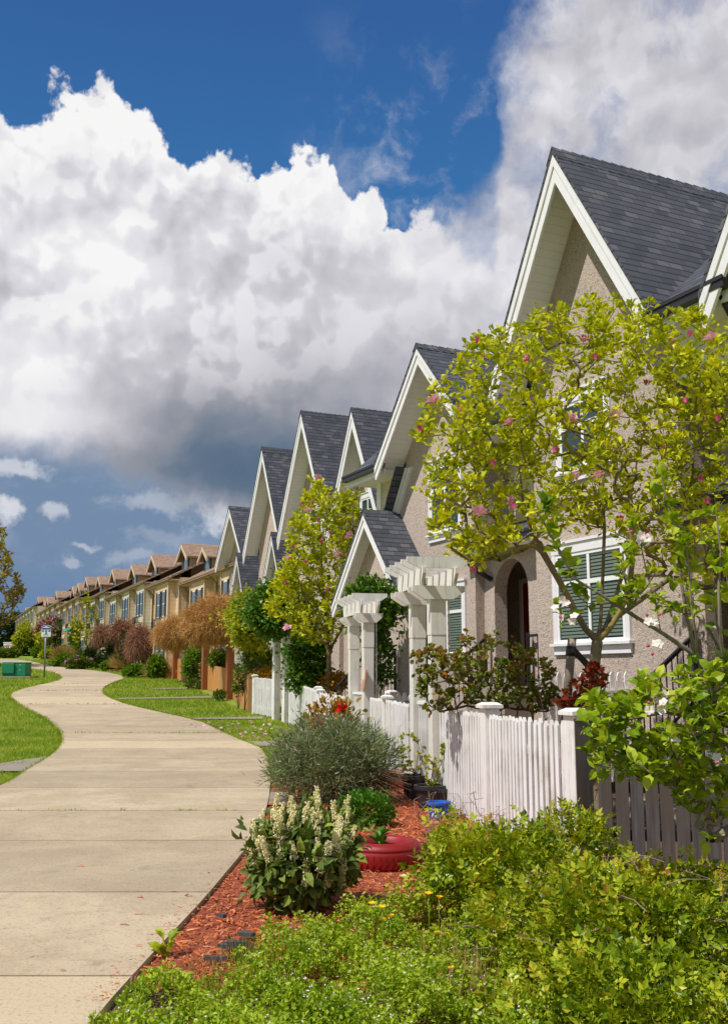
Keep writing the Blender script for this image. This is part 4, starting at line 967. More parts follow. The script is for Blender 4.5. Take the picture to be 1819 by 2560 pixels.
for o in (0, 1.4):
    m = MB(); a = PQ[0]+Vector((VX,VY,0))*o; b = PQ[2]+Vector((VX,VY,0))*o; m.beam((a.x,a.y,gz(a.y)+2.8), (b.x,b.y,gz(b.y)+2.8), .12, .25); m.build('beam', M['post_wood'], pg)
def twig_mass(name, label, c, r, n, mat, seed, length=.5, w=.012, droop=.6, base=None, cat='shrub'):
    rng = np.random.default_rng(seed); root = thing(name, label, cat, (c[0], c[1], base if base is not None else c[2]-r[2]))
    mb = MB(); T = (np.array([(-.5,0,0),(.5,0,0),(.35,.5,.0),(-.35,.5,.0),(0,1,0)]), [(0,1,2,3),(3,2,4)])
    P = ell(rng, n, c, np.array(r)*(1+.0), .55, 1.0)
    P += np.array(r)*.10*np.sin(P[:, [1, 2, 0]]*3.1+1.3)
    o = (P-np.array(c))/np.array(r); D = np.cross(o, rng.normal(size=(n, 3)))*.9+o*.35+rng.normal(0, .45, (n, 3)); D[:, 2] -= droop*rng.random(n)*(.4+np.abs(o[:, 0]))
    L = length*(.5+rng.random(n)); D /= np.linalg.norm(D, axis=1)[:, None]
    x = np.cross(D, rng.normal(size=(n, 3))); x /= np.linalg.norm(x, axis=1)[:, None]
    V = np.zeros((n, 5, 3)); Z = np.array((0, 0, 1.))
    B = P+D*L[:, None]*.5+o*.05; C = P+D*L[:, None]-Z*(.18*L*droop)[:, None]
    V[:, 0] = P-x*w*.5; V[:, 1] = P+x*w*.5; V[:, 2] = B+x*w*.4; V[:, 3] = B-x*w*.4; V[:, 4] = C
    b0 = np.arange(n)*5; mb.raw(V.reshape(-1, 3), np.stack([b0, b0+1, b0+2, b0+3], 1)); 
    oF = np.stack([b0+3, b0+2, b0+4], 1); mb.F.append(oF); mb.M.append((0, n)); mb.smooth.append((False, n))
    core = ell(rng, n//3, c, np.array(r)*.8, .2, 1.0); leaves(mb, core, unit(rng, n//3), length*.6, (T[0]*np.array((w/length*1.6, 1, 1)), T[1]), rng, jit=2)
    mb.build('twigs', M[mat], root, uv=False)
    if base is not None:
        st = MB()
        for _ in range(7):
            a = np.array((c[0]+rng.normal(0,.15)*r[0], c[1]+rng.normal(0,.15)*r[1], base)); e = np.array(c)+rng.normal(0,.35,3)*np.array(r); st.tube([a, (a+e)/2+rng.normal(0,.1,3), e], [.035,.03,.015], 5)
        st.build('stem', M['twig'], root, uv=False)
    return root
def vmass(label, px, py, Y, rw, rh, n, mat, seed, depth=1.2, **k):
    p = at(px, py, Y); s = Y/2540
    return twig_mass('dry_vine' if k.get('base') is None else 'bare_shrub', label, (p.x, p.y, p.z), (rw*s, depth, rh*s), n, mat, seed, **k)
vmass('large tan mound of dry vine on top of the pergola', 548, 1550, 42, 80, 50, 22000, 'brown_vine', 21, 1.6, length=.55, w=.017, cat='vine')
vmass('smaller tan mound of dry vine at the far end of the pergola', 450, 1582, 55, 58, 32, 12000, 'brown_vine', 22, 1.8, length=.6, w=.02, cat='vine')
vmass('round reddish brown leafless shrub like a dome', 352, 1606, 64, 24, 34, 5500, 'purple_twig', 23, .8, length=.7, w=.026, droop=1.2, base=gz(64))
vmass('reddish brown leafless shrub half hidden behind the yellow green sapling', 256, 1588, 80, 15, 22, 2000, 'purple_twig', 24, .7, length=.7, w=.03, droop=1.1, base=gz(80))
vmass('reddish bare vine on a distant wooden post arch', 305, 1572, 71, 20, 12, 1500, 'purple_twig', 25, .8, length=.9, w=.03, cat='vine')
for (px, nm) in ((293, 'thin cedar post holding the reddish bare vine, left one of its pair'), (312, 'thin cedar post holding the reddish bare vine, right one of its pair')):
    p = at(px, 1640, 71); post_thing(nm, p.x, p.y, 2.6, .2, 'post_wood', 'arch_post', 'posts of the distant vine arch')

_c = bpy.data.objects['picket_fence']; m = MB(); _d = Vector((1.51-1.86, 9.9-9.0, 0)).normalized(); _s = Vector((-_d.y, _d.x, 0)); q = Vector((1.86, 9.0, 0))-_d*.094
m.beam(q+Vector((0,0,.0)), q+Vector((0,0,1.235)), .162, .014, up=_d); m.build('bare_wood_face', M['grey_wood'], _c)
# ------------------------------------------------------------------ mulch bed, lawns, ground cover
FL = [(1.86,9.0),(1.51,9.9),(1.17,11.5),(.93,12.7),(.66,13.95),(.10,18.35),(-.26,19.9),(-1.07,23.5),(-2.15,29.6),(-3.7,33.6),(-11.2,60),(-30,105)]
fx = lambda Y: np.interp(Y, [p[1] for p in FL], [p[0] for p in FL])
def bed(name, mat, y0, y1, dz, right):
    ys = np.linspace(y0, y1, 30); L = smooth_edge(rx_, ys)+.01; Rr = right(ys); V = np.concatenate([np.stack([L, ys, gz(ys)+dz], 1), np.stack([Rr, ys, gz(ys)+dz], 1)]); i = np.arange(29)
    mb = MB(); mb.raw(V, np.stack([i, i+30, i+31, i+1], 1)); return structure(mb.build(name, mat, uv=False))
fr = lambda Y: np.where(Y < 9, 4.5, fx(Y)+.15)
bed('mulch_bed', M['mulch'], 5.5, 16.6, .010, fr)
bed('soil_bed', M['soil'], 2.5, 6.3, .006, lambda Y: Y*0+5.0)
strip('yard_soil', M['soil'], [(Vector((fx(y)+.1, y, 0)), Vector((fx(y)+4.2, y, 0))) for y in np.linspace(9.0, 32, 24)], .006)
rng = np.random.default_rng(7)
n = 30000
Y = 5.55+(16.3-5.55)*rng.random(n)**1.3; X = smooth_edge(rx_, Y)+.02+(np.minimum(fr(Y), 2.4)-smooth_edge(rx_, Y))*rng.random(n)
CHIP = (np.array([(-.13,0,0), (.13,0,0.02), (.10,.5,.09), (-.12,.55,.07), (.06,1,.02), (-.08,.96,0)]), [(0,1,2,3), (3,2,4,5)])
mb = MB(); D = rng.normal(size=(n, 3)); D[:, 2] *= .18; up = np.tile((0,0,1.), (n,1))
leaves(mb, np.stack([X, Y, .012+.028*rng.random(n)], 1), D, .024+.05*rng.random(n)**2, (CHIP[0]*np.array((.8,1,1)), CHIP[1]), rng, up=up, jit=.35)
o = mb.build('mulch_chips', M['chip'], uv=False); tag(o, 'reddish brown bark mulch spread over the garden bed', 'mulch', kind='stuff')
# lawn blades
def scatter_lawn(y0, y1, lo, hi, dens, hmul):
    ys = np.linspace(y0, y1, 200); A = np.clip(hi(ys)-lo(ys), 0, None); area = A.mean()*(y1-y0); n = int(area*dens)
    Yc = rng.choice(ys, n, p=A/A.sum())+rng.random(n)*(y1-y0)/200; Xc = lo(Yc)+(hi(Yc)-lo(Yc))*rng.random(n)
    return Xc, Yc, np.full(n, hmul)
LS = smooth_edge
PX, PY, PH = [], [], []
for (y0, y1, dn, hm) in ((15.5, 22, 800, .055), (22, 30, 480, .07), (30, 42, 240, .09), (42, 66, 90, .13), (66, 100, 25, .2)):
    for lo, hi in ((lambda y: LS(rx_, y)-.015, lambda y: np.maximum(fx(y)-.02, LS(rx_, y)+.05)), (lambda y: LS(lx_, y)-np.minimum(3+(y-15)*.45, 12), lambda y: LS(lx_, y)+.02)):
        a, b, c = scatter_lawn(y0, y1, lo, hi, dn, hm); PX.append(a); PY.append(b); PH.append(c)
PX, PY, PH = map(np.concatenate, (PX, PY, PH))
# leave the slab walks bare
from_px = lambda x, y: gp(x, y)
walks = []
for o in bpy.data.objects:
    if o.name.startswith('garden_walk'):
        v = np.array([q.co[:] for q in o.data.vertices]); walks.append(v)
keep = np.ones(len(PX), bool)
for v in walks:
    nearl, farl = v[0::2], v[1::2]; 
    for i in range(len(nearl)-1):
        x0, x1 = sorted((nearl[i][0], nearl[i+1][0])); m = (PX > x0) & (PX < x1); t = np.clip((PX-nearl[i][0])/(nearl[i+1][0]-nearl[i][0]+1e-9), 0, 1)
        a = nearl[i][1]+(nearl[i+1][1]-nearl[i][1])*t; b = farl[i][1]+(farl[i+1][1]-farl[i][1])*t; keep &= ~(m & (PY > a) & (PY < b))
PX, PY, PH = PX[keep], PY[keep], PH[keep]; n = len(PX)
D = rng.normal(size=(n, 3))*.55; D[:, 2] = 1
mb = MB(); leaves(mb, np.stack([PX, PY, gz(PY)], 1), D, PH*(.5+.8*rng.random(n)), (NEEDLE[0]*np.array((1.2,1,1)), NEEDLE[1]), rng, jit=2)
# rougher grass along the edges and weeds in the joints of the path
for fn, s, y0, y1 in ((rx_, 1, 15.5, 45), (lx_, -1, 15, 60)):
    k = 5000; yy = y0+(y1-y0)*rng.random(k)**1.6; xx = LS(fn, yy)+s*(rng.random(k)*.12-.035); D = rng.normal(size=(k, 3))*.7; D[:, 2] = .8; D[:, 0] -= s*.3
    leaves(mb, np.stack([xx, yy, gz(yy)+.01], 1), D, (.05+.0022*(yy-15))*(.5+rng.random(k)), (NEEDLE[0]*np.array((1.3,1,1)), NEEDLE[1]), rng, jit=2)
o = mb.build('lawn_grass', M['lawn_blade'], uv=False); tag(o, 'short mown grass either side of the winding path', 'grass', kind='stuff')
mb = MB()
for (jv, x0, x1, k) in ((2036,0,230,160), (2036,300,330,40), (2036,435,490,90), (2036,540,590,50), (1837,160,560,160), (1250+.3818*1540,420,560,100), (1250+.3818*1345,50,310,150), (1250+.3818*1255,60,260,90), (1250+.3818*1210,90,200,30)):
    yj = gp(400, jv).y; yj = min(JY, key=lambda q: abs(q-yj)); xs = np.array([gp(x0+(x1-x0)*u, jv).x for u in rng.random(k)]); D = rng.normal(size=(k, 3))*.8; D[:, 2] = .7
    leaves(mb, np.stack([xs, yj+rng.normal(0, .012, k), np.full(k, gz(yj)+.03)], 1), D, (.02+.0016*yj)*(.5+rng.random(k)), (NEEDLE[0]*np.array((1.8,1,1)), NEEDLE[1]), rng, jit=2)
o = mb.build('joint_weeds', M['weed_leaf'], uv=False); tag(o, 'tiny grass weeds growing in the joints of the concrete path', 'weeds', kind='stuff')
# chickweed mat in the foreground
def in_poly(P, poly):
    x, y = P[:, 0], P[:, 1]; c = np.zeros(len(P), bool); j = len(poly)-1
    for i in range(len(poly)):
        xi, yi = poly[i]; xj, yj = poly[j]; c ^= ((yi > y) != (yj > y)) & (x < (xj-xi)*(y-yi)/(yj-yi+1e-12)+xi); j = i
    return c
def ground_poly(px): return [tuple(gp(*dd(*q))[:2]) for q in px]
W1 = ground_poly([(180,2420),(205,2300),(240,2262),(310,2212),(420,2222),(500,2232),(560,2195),(600,2150),(690,2105),(800,2085),(920,2055),(1010,2080),(1100,2120),(1200,2300),(1200,2500),(180,2500)])
def sample_poly(poly, n):
    a = np.array(poly); lo, hi = a.min(0), a.max(0); out = np.zeros((0, 2))
    while len(out) < n: q = lo+(hi-lo)*rng.random((n, 2)); out = np.concatenate([out, q[in_poly(q, poly)]])
    return out[:n]
def hfield(P): return np.clip(.07+.15*(.5+.5*np.sin(P[:, 0]*4.3+1)*np.cos(P[:, 1]*3.7+.4))+.06*np.sin(P[:, 0]*13+P[:, 1]*10)+.03*np.sin(P[:, 0]*31-P[:, 1]*27), .02, 1)
n = 46000; P = sample_poly(W1, n); patch = np.sin(P[:, 0]*5.1+P[:, 1]*3.3)+np.sin(P[:, 1]*6.7-P[:, 0]*2.2); k = (patch > -1.25); P = P[k]; n = len(P)
hh = hfield(P); edge = np.clip((P[:, 0]-smooth_edge(rx_, P[:, 1]))*4, .3, 1)
Z = hh*edge*rng.random(n)**.6; D = rng.normal(size=(n, 3))*.8; D[:, 2] = rng.random(n)*.9
mb = MB(); leaves(mb, np.stack([P[:, 0], P[:, 1], Z+.005], 1), D, .016+.018*rng.random(n), (LEAF4[0]*np.array((1.1,1,1)), LEAF4[1]), rng, jit=1.0)
m2 = 2600; q = rng.choice(n, m2); B = np.stack([P[q, 0], P[q, 1], hh[q]*edge[q]*.95], 1); D = rng.normal(size=(m2, 3))*.3; D[:, 2] = 1
leaves(mb, B*np.array((1,1,.6)), D, .05+.06*rng.random(m2), (BLADE[0]*np.array((.5,1,1)), BLADE[1]), rng)
m3 = 750; q = rng.choice(n, m3); B = np.stack([P[q, 0], P[q, 1], hh[q]*edge[q]+.008], 1)
for _ in range(3): leaves(mb, B, unit(rng, m3)*np.array((1,1,.3))+np.array((0,0,.3)), .008, ROUND8, rng, mi=1)
o = mb.build('ground_cover', [M['weed_leaf'], M['white_petal']], uv=False); tag(o, 'bright green chickweed mat dotted with tiny white flowers beside the path', 'ground cover', kind='stuff')
mb = MB(); W2 = ground_poly([(400,2160),(560,2130),(620,2210),(500,2286),(420,2286)]); P = sample_poly(W2, 700); D = rng.normal(size=(700, 3))*.4; D[:, 2] = 1
leaves(mb, np.stack([P[:, 0], P[:, 1], P[:, 0]*0], 1), D, .05+.08*rng.random(700), (BLADE[0]*np.array((.4,1,1)), BLADE[1]), rng)
W3 = ground_poly([(950,2160),(1050,2120),(1120,2290),(980,2290)]); P = sample_poly(W3, 260); D = rng.normal(size=(260, 3))*.35; D[:, 2] = 1
leaves(mb, np.stack([P[:, 0], P[:, 1], P[:, 0]*0], 1), D, .14+.16*rng.random(260), (BLADE[0]*np.array((.4,1,1)), BLADE[1]), rng)
o = mb.build('dry_grass', M['dead_grass'], uv=False); tag(o, 'straw coloured dry grass stalks between the chickweed and the roses', 'dry grass', kind='stuff')
# ------------------------------------------------------------------ trees
def crown_targets(polys, n, Y, dep, rng):
    """points inside outlines measured on the photograph, spread through a real depth"""
    poly = [dd(*q) for q in polys]; a = np.array(poly); lo, hi = a.min(0), a.max(0); c = (lo+hi)/2; out = []
    while len(out) < n:
        q = lo+(hi-lo)*rng.random(2)
        if in_poly(q[None], poly)[0]:
            e = ((q-c)/((hi-lo)/2)); w = math.sqrt(max(.12, 1-min(1, e[0]**2*.8+e[1]**2*.7)))
            out.append(at(q[0], q[1], Y+dep*w*rng.uniform(-1, 1))[:])
    return np.array(out)
def pl(pts, Y, dY=0): return [at(x, y, Y+dY*i/max(1, len(pts)-1))[:] for i, (x, y) in enumerate(pts)]
def blossom_mesh(kind, rng, s):
    mb = MB()
    if kind == 'open': 
        for ring, (k, tilt) in enumerate(((6, .9), (4, .35))):
            a = np.arange(k)*2*math.pi/k+ring*.5+rng.normal(0, .2, k); D = np.stack([np.cos(a)*tilt, np.sin(a)*tilt, np.full(k, .75)], 1); U = np.stack([-np.cos(a), -np.sin(a), np.full(k, .5)], 1)
            leaves(mb, np.zeros((k, 3)), D, s*(.85+.3*rng.random(k)), OBOV8, rng, up=U, jit=.15)
    else:
        k = 5; a = np.arange(k)*2*math.pi/k; D = np.stack([np.cos(a)*.16, np.sin(a)*.16, np.ones(k)], 1); U = np.stack([-np.cos(a), -np.sin(a), np.zeros(k)], 1)
        leaves(mb, np.stack([np.cos(a)*.012, np.sin(a)*.012, np.zeros(k)], 1), D, s*.8, LEAF8, rng, up=U, jit=.1)
    return mb
def add_blossoms(root, spots, kind, mat, s, rng, name='blossom'):
    proto = []
    for i, p in enumerate(spots):
        if len(proto) < 3:
            o = blossom_mesh(kind, rng, s).build(name, M[mat], root, origin=None, uv=False)
            o.data.transform(Matrix.Translation(root.location)); proto.append(o)
        else:
            o = proto[i % 3].copy(); col.objects.link(o); o.parent = root
        o.location = Vector(p)-root.location; o.rotation_euler = (rng.normal(0, .35), rng.normal(0, .35), rng.random()*6.3); o.scale = (1, 1, 1)
def leafy_tree(name, label, cat, base, stems, targets, leafmat_, size, per, seed, tmpl, bark='bark', rt=.0045, rmax=.07, step=.14, spread=.05, maxcnt=5, jit=.55, group=None, sides=5, upd=.25, crown_name='crown', trunk_name='trunk', expo=.45):
    rng = np.random.default_rng(seed); root = thing(name, label, cat, base, group)
    T = Tree(stems, rt, rmax, expo); T.grow(targets, step, rng, base); T.finish()
    mb = MB(); T.tubes(mb, sides); mb.build(trunk_name, M[bark], root, uv=False)
    P, D = T.twig_points(rng, per, maxcnt, spread); D[:, 2] += upd
    # a rosette at each tip
    tp = np.array([T.P[i] for i in T.tips]); q = np.repeat(tp, 5, 0); Dq = unit(rng, len(q)); Dq[:, 2] = np.abs(Dq[:, 2])+.2
    P = np.concatenate([P, q]); D = np.concatenate([D, Dq]); n = len(P)
    lf = MB(); leaves(lf, P, D, size*(.55+.6*rng.random(n)), tmpl, rng, jit=jit); lf.build(crown_name, M[leafmat_], root, uv=False)
    return root, T, rng
BM = at(1484, 1690, 11); BM = (BM.x, BM.y, 0.0)
stems = [dict(pts=[BM]+pl([(1484,1700),(1486,1650),(1492,1602)], 11)),
         dict(**{'from': 3}, pts=pl([(1462,1572),(1432,1520),(1396,1450),(1358,1385),(1328,1325),(1308,1260),(1298,1180),(1292,1110)], 10.95, -.5)),
         dict(**{'from': 3}, pts=pl([(1500,1555),(1504,1480),(1507,1400),(1510,1320),(1504,1240),(1512,1150),(1508,1050)], 11, .3)),
         dict(**{'from': 3}, pts=pl([(1522,1572),(1548,1530),(1572,1470),(1580,1400),(1577,1320),(1574,1240),(1592,1150),(1612,1060)], 11, -.2)),
         dict(**{'from': 3}, pts=pl([(1530,1550),(1600,1500),(1660,1455),(1700,1400),(1735,1310),(1770,1220)], 11.1, .5)),
         dict(**{'from': 3}, pts=pl([(1515,1560),(1535,1500),(1560,1420),(1600,1330),(1680,1220),(1740,1110)], 11.05, .9))]
crown = [(925,960),(948,885),(1015,805),(1085,712),(1112,765),(1205,728),(1300,690),(1370,655),(1440,680),(1500,715),(1570,705),(1660,730),(1800,760),(1880,900),(1880,1150),(1800,1330),(1624,1330),(1480,1290),(1400,1240),(1330,1190),(1260,1190),(1170,1230),(1070,1275),(1000,1240),(955,1190),(940,1070)]
rng_ = np.random.default_rng(41)
tg = np.concatenate([crown_targets(crown, 560, 11, 1.6, rng_), crown_targets([(930,960),(1085,712),(1370,655),(1600,705),(1624,1000),(1100,1250),(960,1190)], 260, 10.7, 1.3, rng_)])
mg, T1, r1 = leafy_tree('magnolia_tree', 'large spreading magnolia with pink flowers in front of the tallest gable', 'magnolia tree', BM, stems, tg, 'magnolia_leaf', .096, 8.0, 42, OBOV8, rmax=.085, upd=.3, maxcnt=8, spread=.09, jit=.8)
def spots(ds, Y): 
    return [at(*dd(x, y), Y+rng_.uniform(-.25, .25)) for x, y in ds]
add_blossoms(mg, spots([(1490,765),(1300,765),(972,900),(1335,1070),(1287,1072),(1068,1150),(1590,760),(1375,935),(1270,940),(1140,950),(1150,1120)], 9.9), 'open', 'pink_petal', .10, r1)
add_blossoms(mg, spots([(1535,752),(1075,805),(1170,805),(1205,836),(1330,803),(1178,888),(1027,918),(1062,765),(937,963),(1565,1075),(1580,1125),(1440,1195),(1148,1136),(1060,1278),(1385,1165),(1440,860),(1530,900),(1240,1010),(1100,1040),(1480,1010),(1600,940)], 9.9), 'bud', 'bud_petal', .085, r1, 'bud')
BS = gp(818, 1722); BS = Vector((-.95, 26.0, gz(26.0)))
Ys = 26.0; bx = at(820, 1690, Ys); BS = (bx.x, Ys, gz(Ys))
stems = [dict(pts=[BS]+pl([(821,1680),(822,1640)], Ys)), dict(**{'from': 2}, pts=pl([(818,1600),(812,1520),(805,1430),(800,1330),(798,1250),(800,1210)], Ys)),
         dict(**{'from': 2}, pts=pl([(828,1600),(840,1530),(852,1450),(862,1350),(868,1240)], Ys, .4)), dict(**{'from': 2}, pts=pl([(812,1610),(790,1560),(760,1490),(735,1420)], Ys, -.4)),
         dict(**{'from': 2}, pts=pl([(832,1610),(860,1560),(885,1480),(900,1400)], Ys, -.3))]
crown2 = [(700,1065),(735,1085),(752,1120),(775,1085),(800,1050),(806,1120),(830,1200),(838,1260),(800,1330),(775,1400),(740,1440),(690,1432),(640,1390),(600,1360),(610,1300),(645,1240),(648,1180),(672,1120)]
tg = crown_targets(crown2, 460, Ys, 1.5, rng_)
m2_, T2, r2 = leafy_tree('magnolia_tree', 'slender upright magnolia with pink buds behind the slim white arbour', 'magnolia tree', BS, stems, tg, 'magnolia_leaf', .155, 5.5, 43, OBOV8, rt=.006, rmax=.10, step=.2, spread=.14, upd=.3, maxcnt=8, jit=.8)
sp = lambda L: [at(500+x*.3937, 1000+y*.3937, Ys-1.5) for x, y in L]
add_blossoms(m2_, sp([(745,500),(955,862),(690,715),(555,1015),(880,995),(560,1460)]), 'open', 'pink_petal', .15, r2)
add_blossoms(m2_, sp([(710,665),(750,772),(776,908),(540,1170),(672,1038),(940,994),(1080,1055),(590,944),(815,1222),(655,670),(830,860)]), 'bud', 'bud_petal', .14, r2, 'bud')
# stake with strap
t = thing('tree_stake', 'weathered grey wooden stake strapped to the large magnolia', 'stake', (at(1420,1760,10.6).x, 10.6, 0))
m = MB(); a = at(1412, 1800, 10.6); b = at(1429, 1597, 10.6); m.tube([a, b], .045, 10); m.build('pole', M['stake'], t)
s_ = MB(); c = at(1426, 1626, 10.6); e = at(1486, 1682, 11.0); f = MB(); s_.tube([at(1425,1640,10.6), at(1427,1616,10.6)], .052, 10); s_.beam(c+Vector((.03,.0,0)), e, .02, .075); s_.build('strap', M['black'], t)
# apple tree
AY = 6.0; BA = (2.62, 6.35, 0.0)
stems = [dict(pts=[BA, (2.60,6.3,.35), (2.56,6.2,.72)]),
         dict(**{'from': 2}, pts=pl([(1900,1790),(1819,1700),(1740,1640),(1650,1580),(1560,1525),(1490,1480),(1440,1450)], AY+.2, -.2)),
         dict(**{'from': 2}, pts=pl([(1900,1850),(1780,1800),(1660,1780),(1560,1800),(1490,1830)], AY+.1, -.3)),
         dict(**{'from': 4}, pts=pl([(1790,1560),(1785,1460),(1760,1370),(1745,1300)], AY+.2)),
         dict(**{'from': 5}, pts=pl([(1715,1540),(1700,1440),(1690,1350),(1668,1260),(1652,1190)], AY)),
         dict(**{'from': 6}, pts=pl([(1640,1520),(1615,1430),(1600,1360),(1590,1310)], AY+.1)),
         dict(**{'from': 9}, pts=pl([(1420,1420),(1400,1380),(1370,1330),(1345,1280)], AY)),
         dict(**{'from': 2}, pts=pl([(1880,1740),(1840,1600),(1820,1480),(1810,1400)], AY+.3)),
         dict(**{'from': 7}, pts=pl([(1575,1520),(1560,1440),(1555,1380)], AY+.05)), dict(**{'from': 5}, pts=pl([(1740,1600),(1725,1500),(1722,1430),(1715,1370)], AY-.1)), dict(**{'from': 4}, pts=pl([(1800,1600),(1795,1480),(1800,1380),(1790,1290)], AY-.1))]
mass = [(1285,1575),(1330,1545),(1400,1525),(1500,1505),(1624,1470),(1800,1480),(1800,1700),(1640,1740),(1590,1885),(1555,1850),(1510,1770),(1400,1755),(1330,1730),(1300,1660),(1345,1610)]
tg = np.concatenate([crown_targets(mass, 170, AY+.1, .5, rng_), crown_targets([(1285,1580),(1345,1550),(1624,1540),(1624,1730),(1585,1885),(1545,1850),(1500,1770),(1330,1730),(1300,1660)], 70, AY-.2, .3, rng_)]+[np.array([at(x+rng_.normal(0,12), y+rng_.normal(0,10), AY+rng_.normal(0,.06))[:] for x, y in
     [(1345,1280),(1350,1300),(1370,1335),(1392,1370),(1400,1400),(1430,1440),(1455,1500),(1655,1190),(1662,1230),(1672,1280),(1690,1330),(1695,1390),(1590,1310),(1600,1370),(1615,1430),(1745,1300),(1758,1360),(1775,1430),(1420,1540),(1400,1520),(1555,1380),(1560,1420),(1562,1460),(1570,1500),(1715,1370),(1720,1420),(1726,1470),(1732,1530),(1790,1290),(1797,1350),(1798,1420),(1796,1500),(1668,1310),(1700,1450),(1703,1500),(1618,1470),(1630,1510),(1810,1400),(1818,1460)]])])
ap, T3, r3 = leafy_tree('apple_tree', 'young apple tree with big fresh leaves and white blossom over the grey fence', 'apple tree', BA, stems, tg, 'apple_leaf', .09, 2.2, 44, LEAF8, bark='stake', rt=.004, rmax=.035, step=.11, spread=.03, upd=.1, jit=.5)
def apple_blossom(p, rng):
    mb = MB()
    for _ in range(3):
        q = Vector(p)+Vector(rng.normal(0, .022, 3)); k = 5; a = np.arange(k)*2*math.pi/k+rng.random(); nrm = rng.normal(0, .4, 3)+np.array((-.2,-.8,.5)); nrm /= np.linalg.norm(nrm)
        x = np.cross(nrm, (0,0,1.)); x /= np.linalg.norm(x); y = np.cross(nrm, x); D = np.cos(a)[:, None]*x+np.sin(a)[:, None]*y+.25*nrm
        leaves(mb, np.tile(np.array(q), (k, 1)), D, .030, ROUND8, rng, up=np.tile(nrm, (k, 1)), jit=.1)
    for _ in range(2): q = Vector(p)+Vector(rng.normal(0, .03, 3)); mb.lathe([(.001,-.009),(.008,-.004),(.010,.002),(.006,.009),(.001,.012)], q, 8, mi=1, caps=False)
    return mb
for (x, y) in ((1270,1380),(1265,1352),(1425,1203),(1460,1385),(1455,1440),(1475,1570),(1460,1585),(1500,1660),(1490,1700),(1590,1690)):
    apple_blossom(at(*dd(x, y), AY-.35), r3).build('blossom', [M['white_petal'], M['bud_petal']], ap, uv=False)
# tree at the left edge, sapling, distant trees
def simple_tree(label, px, pyb, Y, top, poly, nt, leaf, size, seed, per=2.0, dep=2.0, name='tree', rmax=.2, step=.6, group=None, rt=.012):
    b = at(px, pyb, Y); b = (b.x, Y, gz(Y)); t_ = at(px, top, Y)
    st = [dict(pts=[b]+[((b[0]*(1-u)+t_.x*u), Y, b[2]+(t_.z-b[2])*u) for u in (.12, .25, .4, .55, .7, .85)])]
    poly = [(x/1.12, y/1.12) for x, y in poly]; r = np.random.default_rng(seed)
    return leafy_tree(name, label, 'tree', b, st, crown_targets(poly, nt, Y, dep, r), leaf, size, per, seed, LEAF4, bark='twig', rt=rt, rmax=rmax, step=step, spread=.25, upd=.2, group=group)[0]
simple_tree('tall olive brown tree coming into leaf at the left edge', -45, 1640, 80, 1300, [(-260,1480),(-200,1330),(-60,1250),(0,1300),(18,1340),(30,1400),(52,1450),(56,1490),(45,1530),(20,1560),(-40,1590),(-200,1600)], 520, 'olive_tree', .40, 51, per=5.0, dep=4, rmax=.25, step=.8, rt=.018)
simple_tree('tall slim yellow green sapling standing before the khaki house', 218, 1650, 88, 1500, [(215,1483),(228,1485),(235,1520),(262,1530),(268,1555),(250,1570),(255,1600),(230,1620),(190,1605),(175,1560),(195,1530),(205,1500)], 60, 'gold_leaf', .40, 52, per=1.0, dep=1.6, rmax=.07, step=.5)
simple_tree('thin yellow green sapling near the far left of the garden row', 60, 1640, 120, 1545, [(40,1580),(55,1542),(70,1560),(76,1590),(60,1612),(40,1605)], 40, 'gold_leaf', .5, 53, per=1.2, dep=1.6, rmax=.08, step=.6)
simple_tree('small yellow sapling beside the trail sign, near the thin one', 100, 1640, 115, 1575, [(86,1600),(95,1578),(112,1580),(120,1600),(110,1618),(90,1616)], 34, 'gold_leaf', .5, 54, per=1.2, dep=1.6, rmax=.08, step=.6)
for i, (px, Y, w, h, mt, lb) in enumerate(((10, 175, 60, 56, 'dark_shrub', 'dark evergreen tree on the skyline behind the leftmost sign'), (55, 185, 40, 44, 'olive_tree', 'olive tree on the skyline where the brown houses end'), (-60, 165, 70, 60, 'green_shrub', 'green tree on the skyline cut by the left edge'), (36, 190, 34, 60, 'dark_shrub', 'narrow dark tree on the skyline between two paler ones'))):
    s = Y/2540; b = at(px, 1600, Y); z0 = gz(Y)
    bush('distant_tree', lb, 'tree', (b.x, Y, z0+h*s*.75), (w*s/2, w*s/2, h*s*.75), 2600, .55, mt, 60+i, tmpl=LEAF4, clumps=30, stems=6, base_z=z0)
# ------------------------------------------------------------------ shrubs and garden things near the camera
bush('rose_shrub', 'wide mid green rose shrub in the foreground, between the chickweed and the picket fence', 'rose shrub', (.84,6.75,.28), (.52,.55,.40), 3600, .105, 'rose_leaf', 71, tmpl=COMP, clumps=75, cs=.15, stems=26, base_z=0, up=.3, fill=.16)
bush('rose_shrub', 'largest rose shrub, filling the lower right corner', 'rose shrub', (1.40,5.75,.17), (.90,.60,.37), 6000, .105, 'rose_leaf', 72, tmpl=COMP, clumps=130, cs=.115, stems=40, base_z=0, up=.3, fill=.16)
bush('rose_shrub', 'low yellowish rose shrub at the bottom edge, in front of the largest one', 'rose shrub', (1.15,4.75,.08), (.66,.42,.26), 2600, .10, 'rose_leaf', 73, tmpl=COMP, clumps=70, cs=.14, stems=16, base_z=0, up=.3, fill=.2)
bush('rose_shrub', 'small rose shrub against the foot of the big capped corner post', 'rose shrub', (1.52,7.75,.25), (.42,.35,.34), 1200, .11, 'rose_leaf', 74, tmpl=COMP, clumps=36, cs=.22, stems=16, base_z=0, up=.35)
bush('rose_shrub', 'rose shrub spilling along the grey weathered fence at the right edge', 'rose shrub', (2.20,7.1,.04), (.5,.42,.20), 1900, .11, 'rose_leaf', 75, tmpl=COMP, clumps=50, cs=.2, stems=16, base_z=0, up=.3)
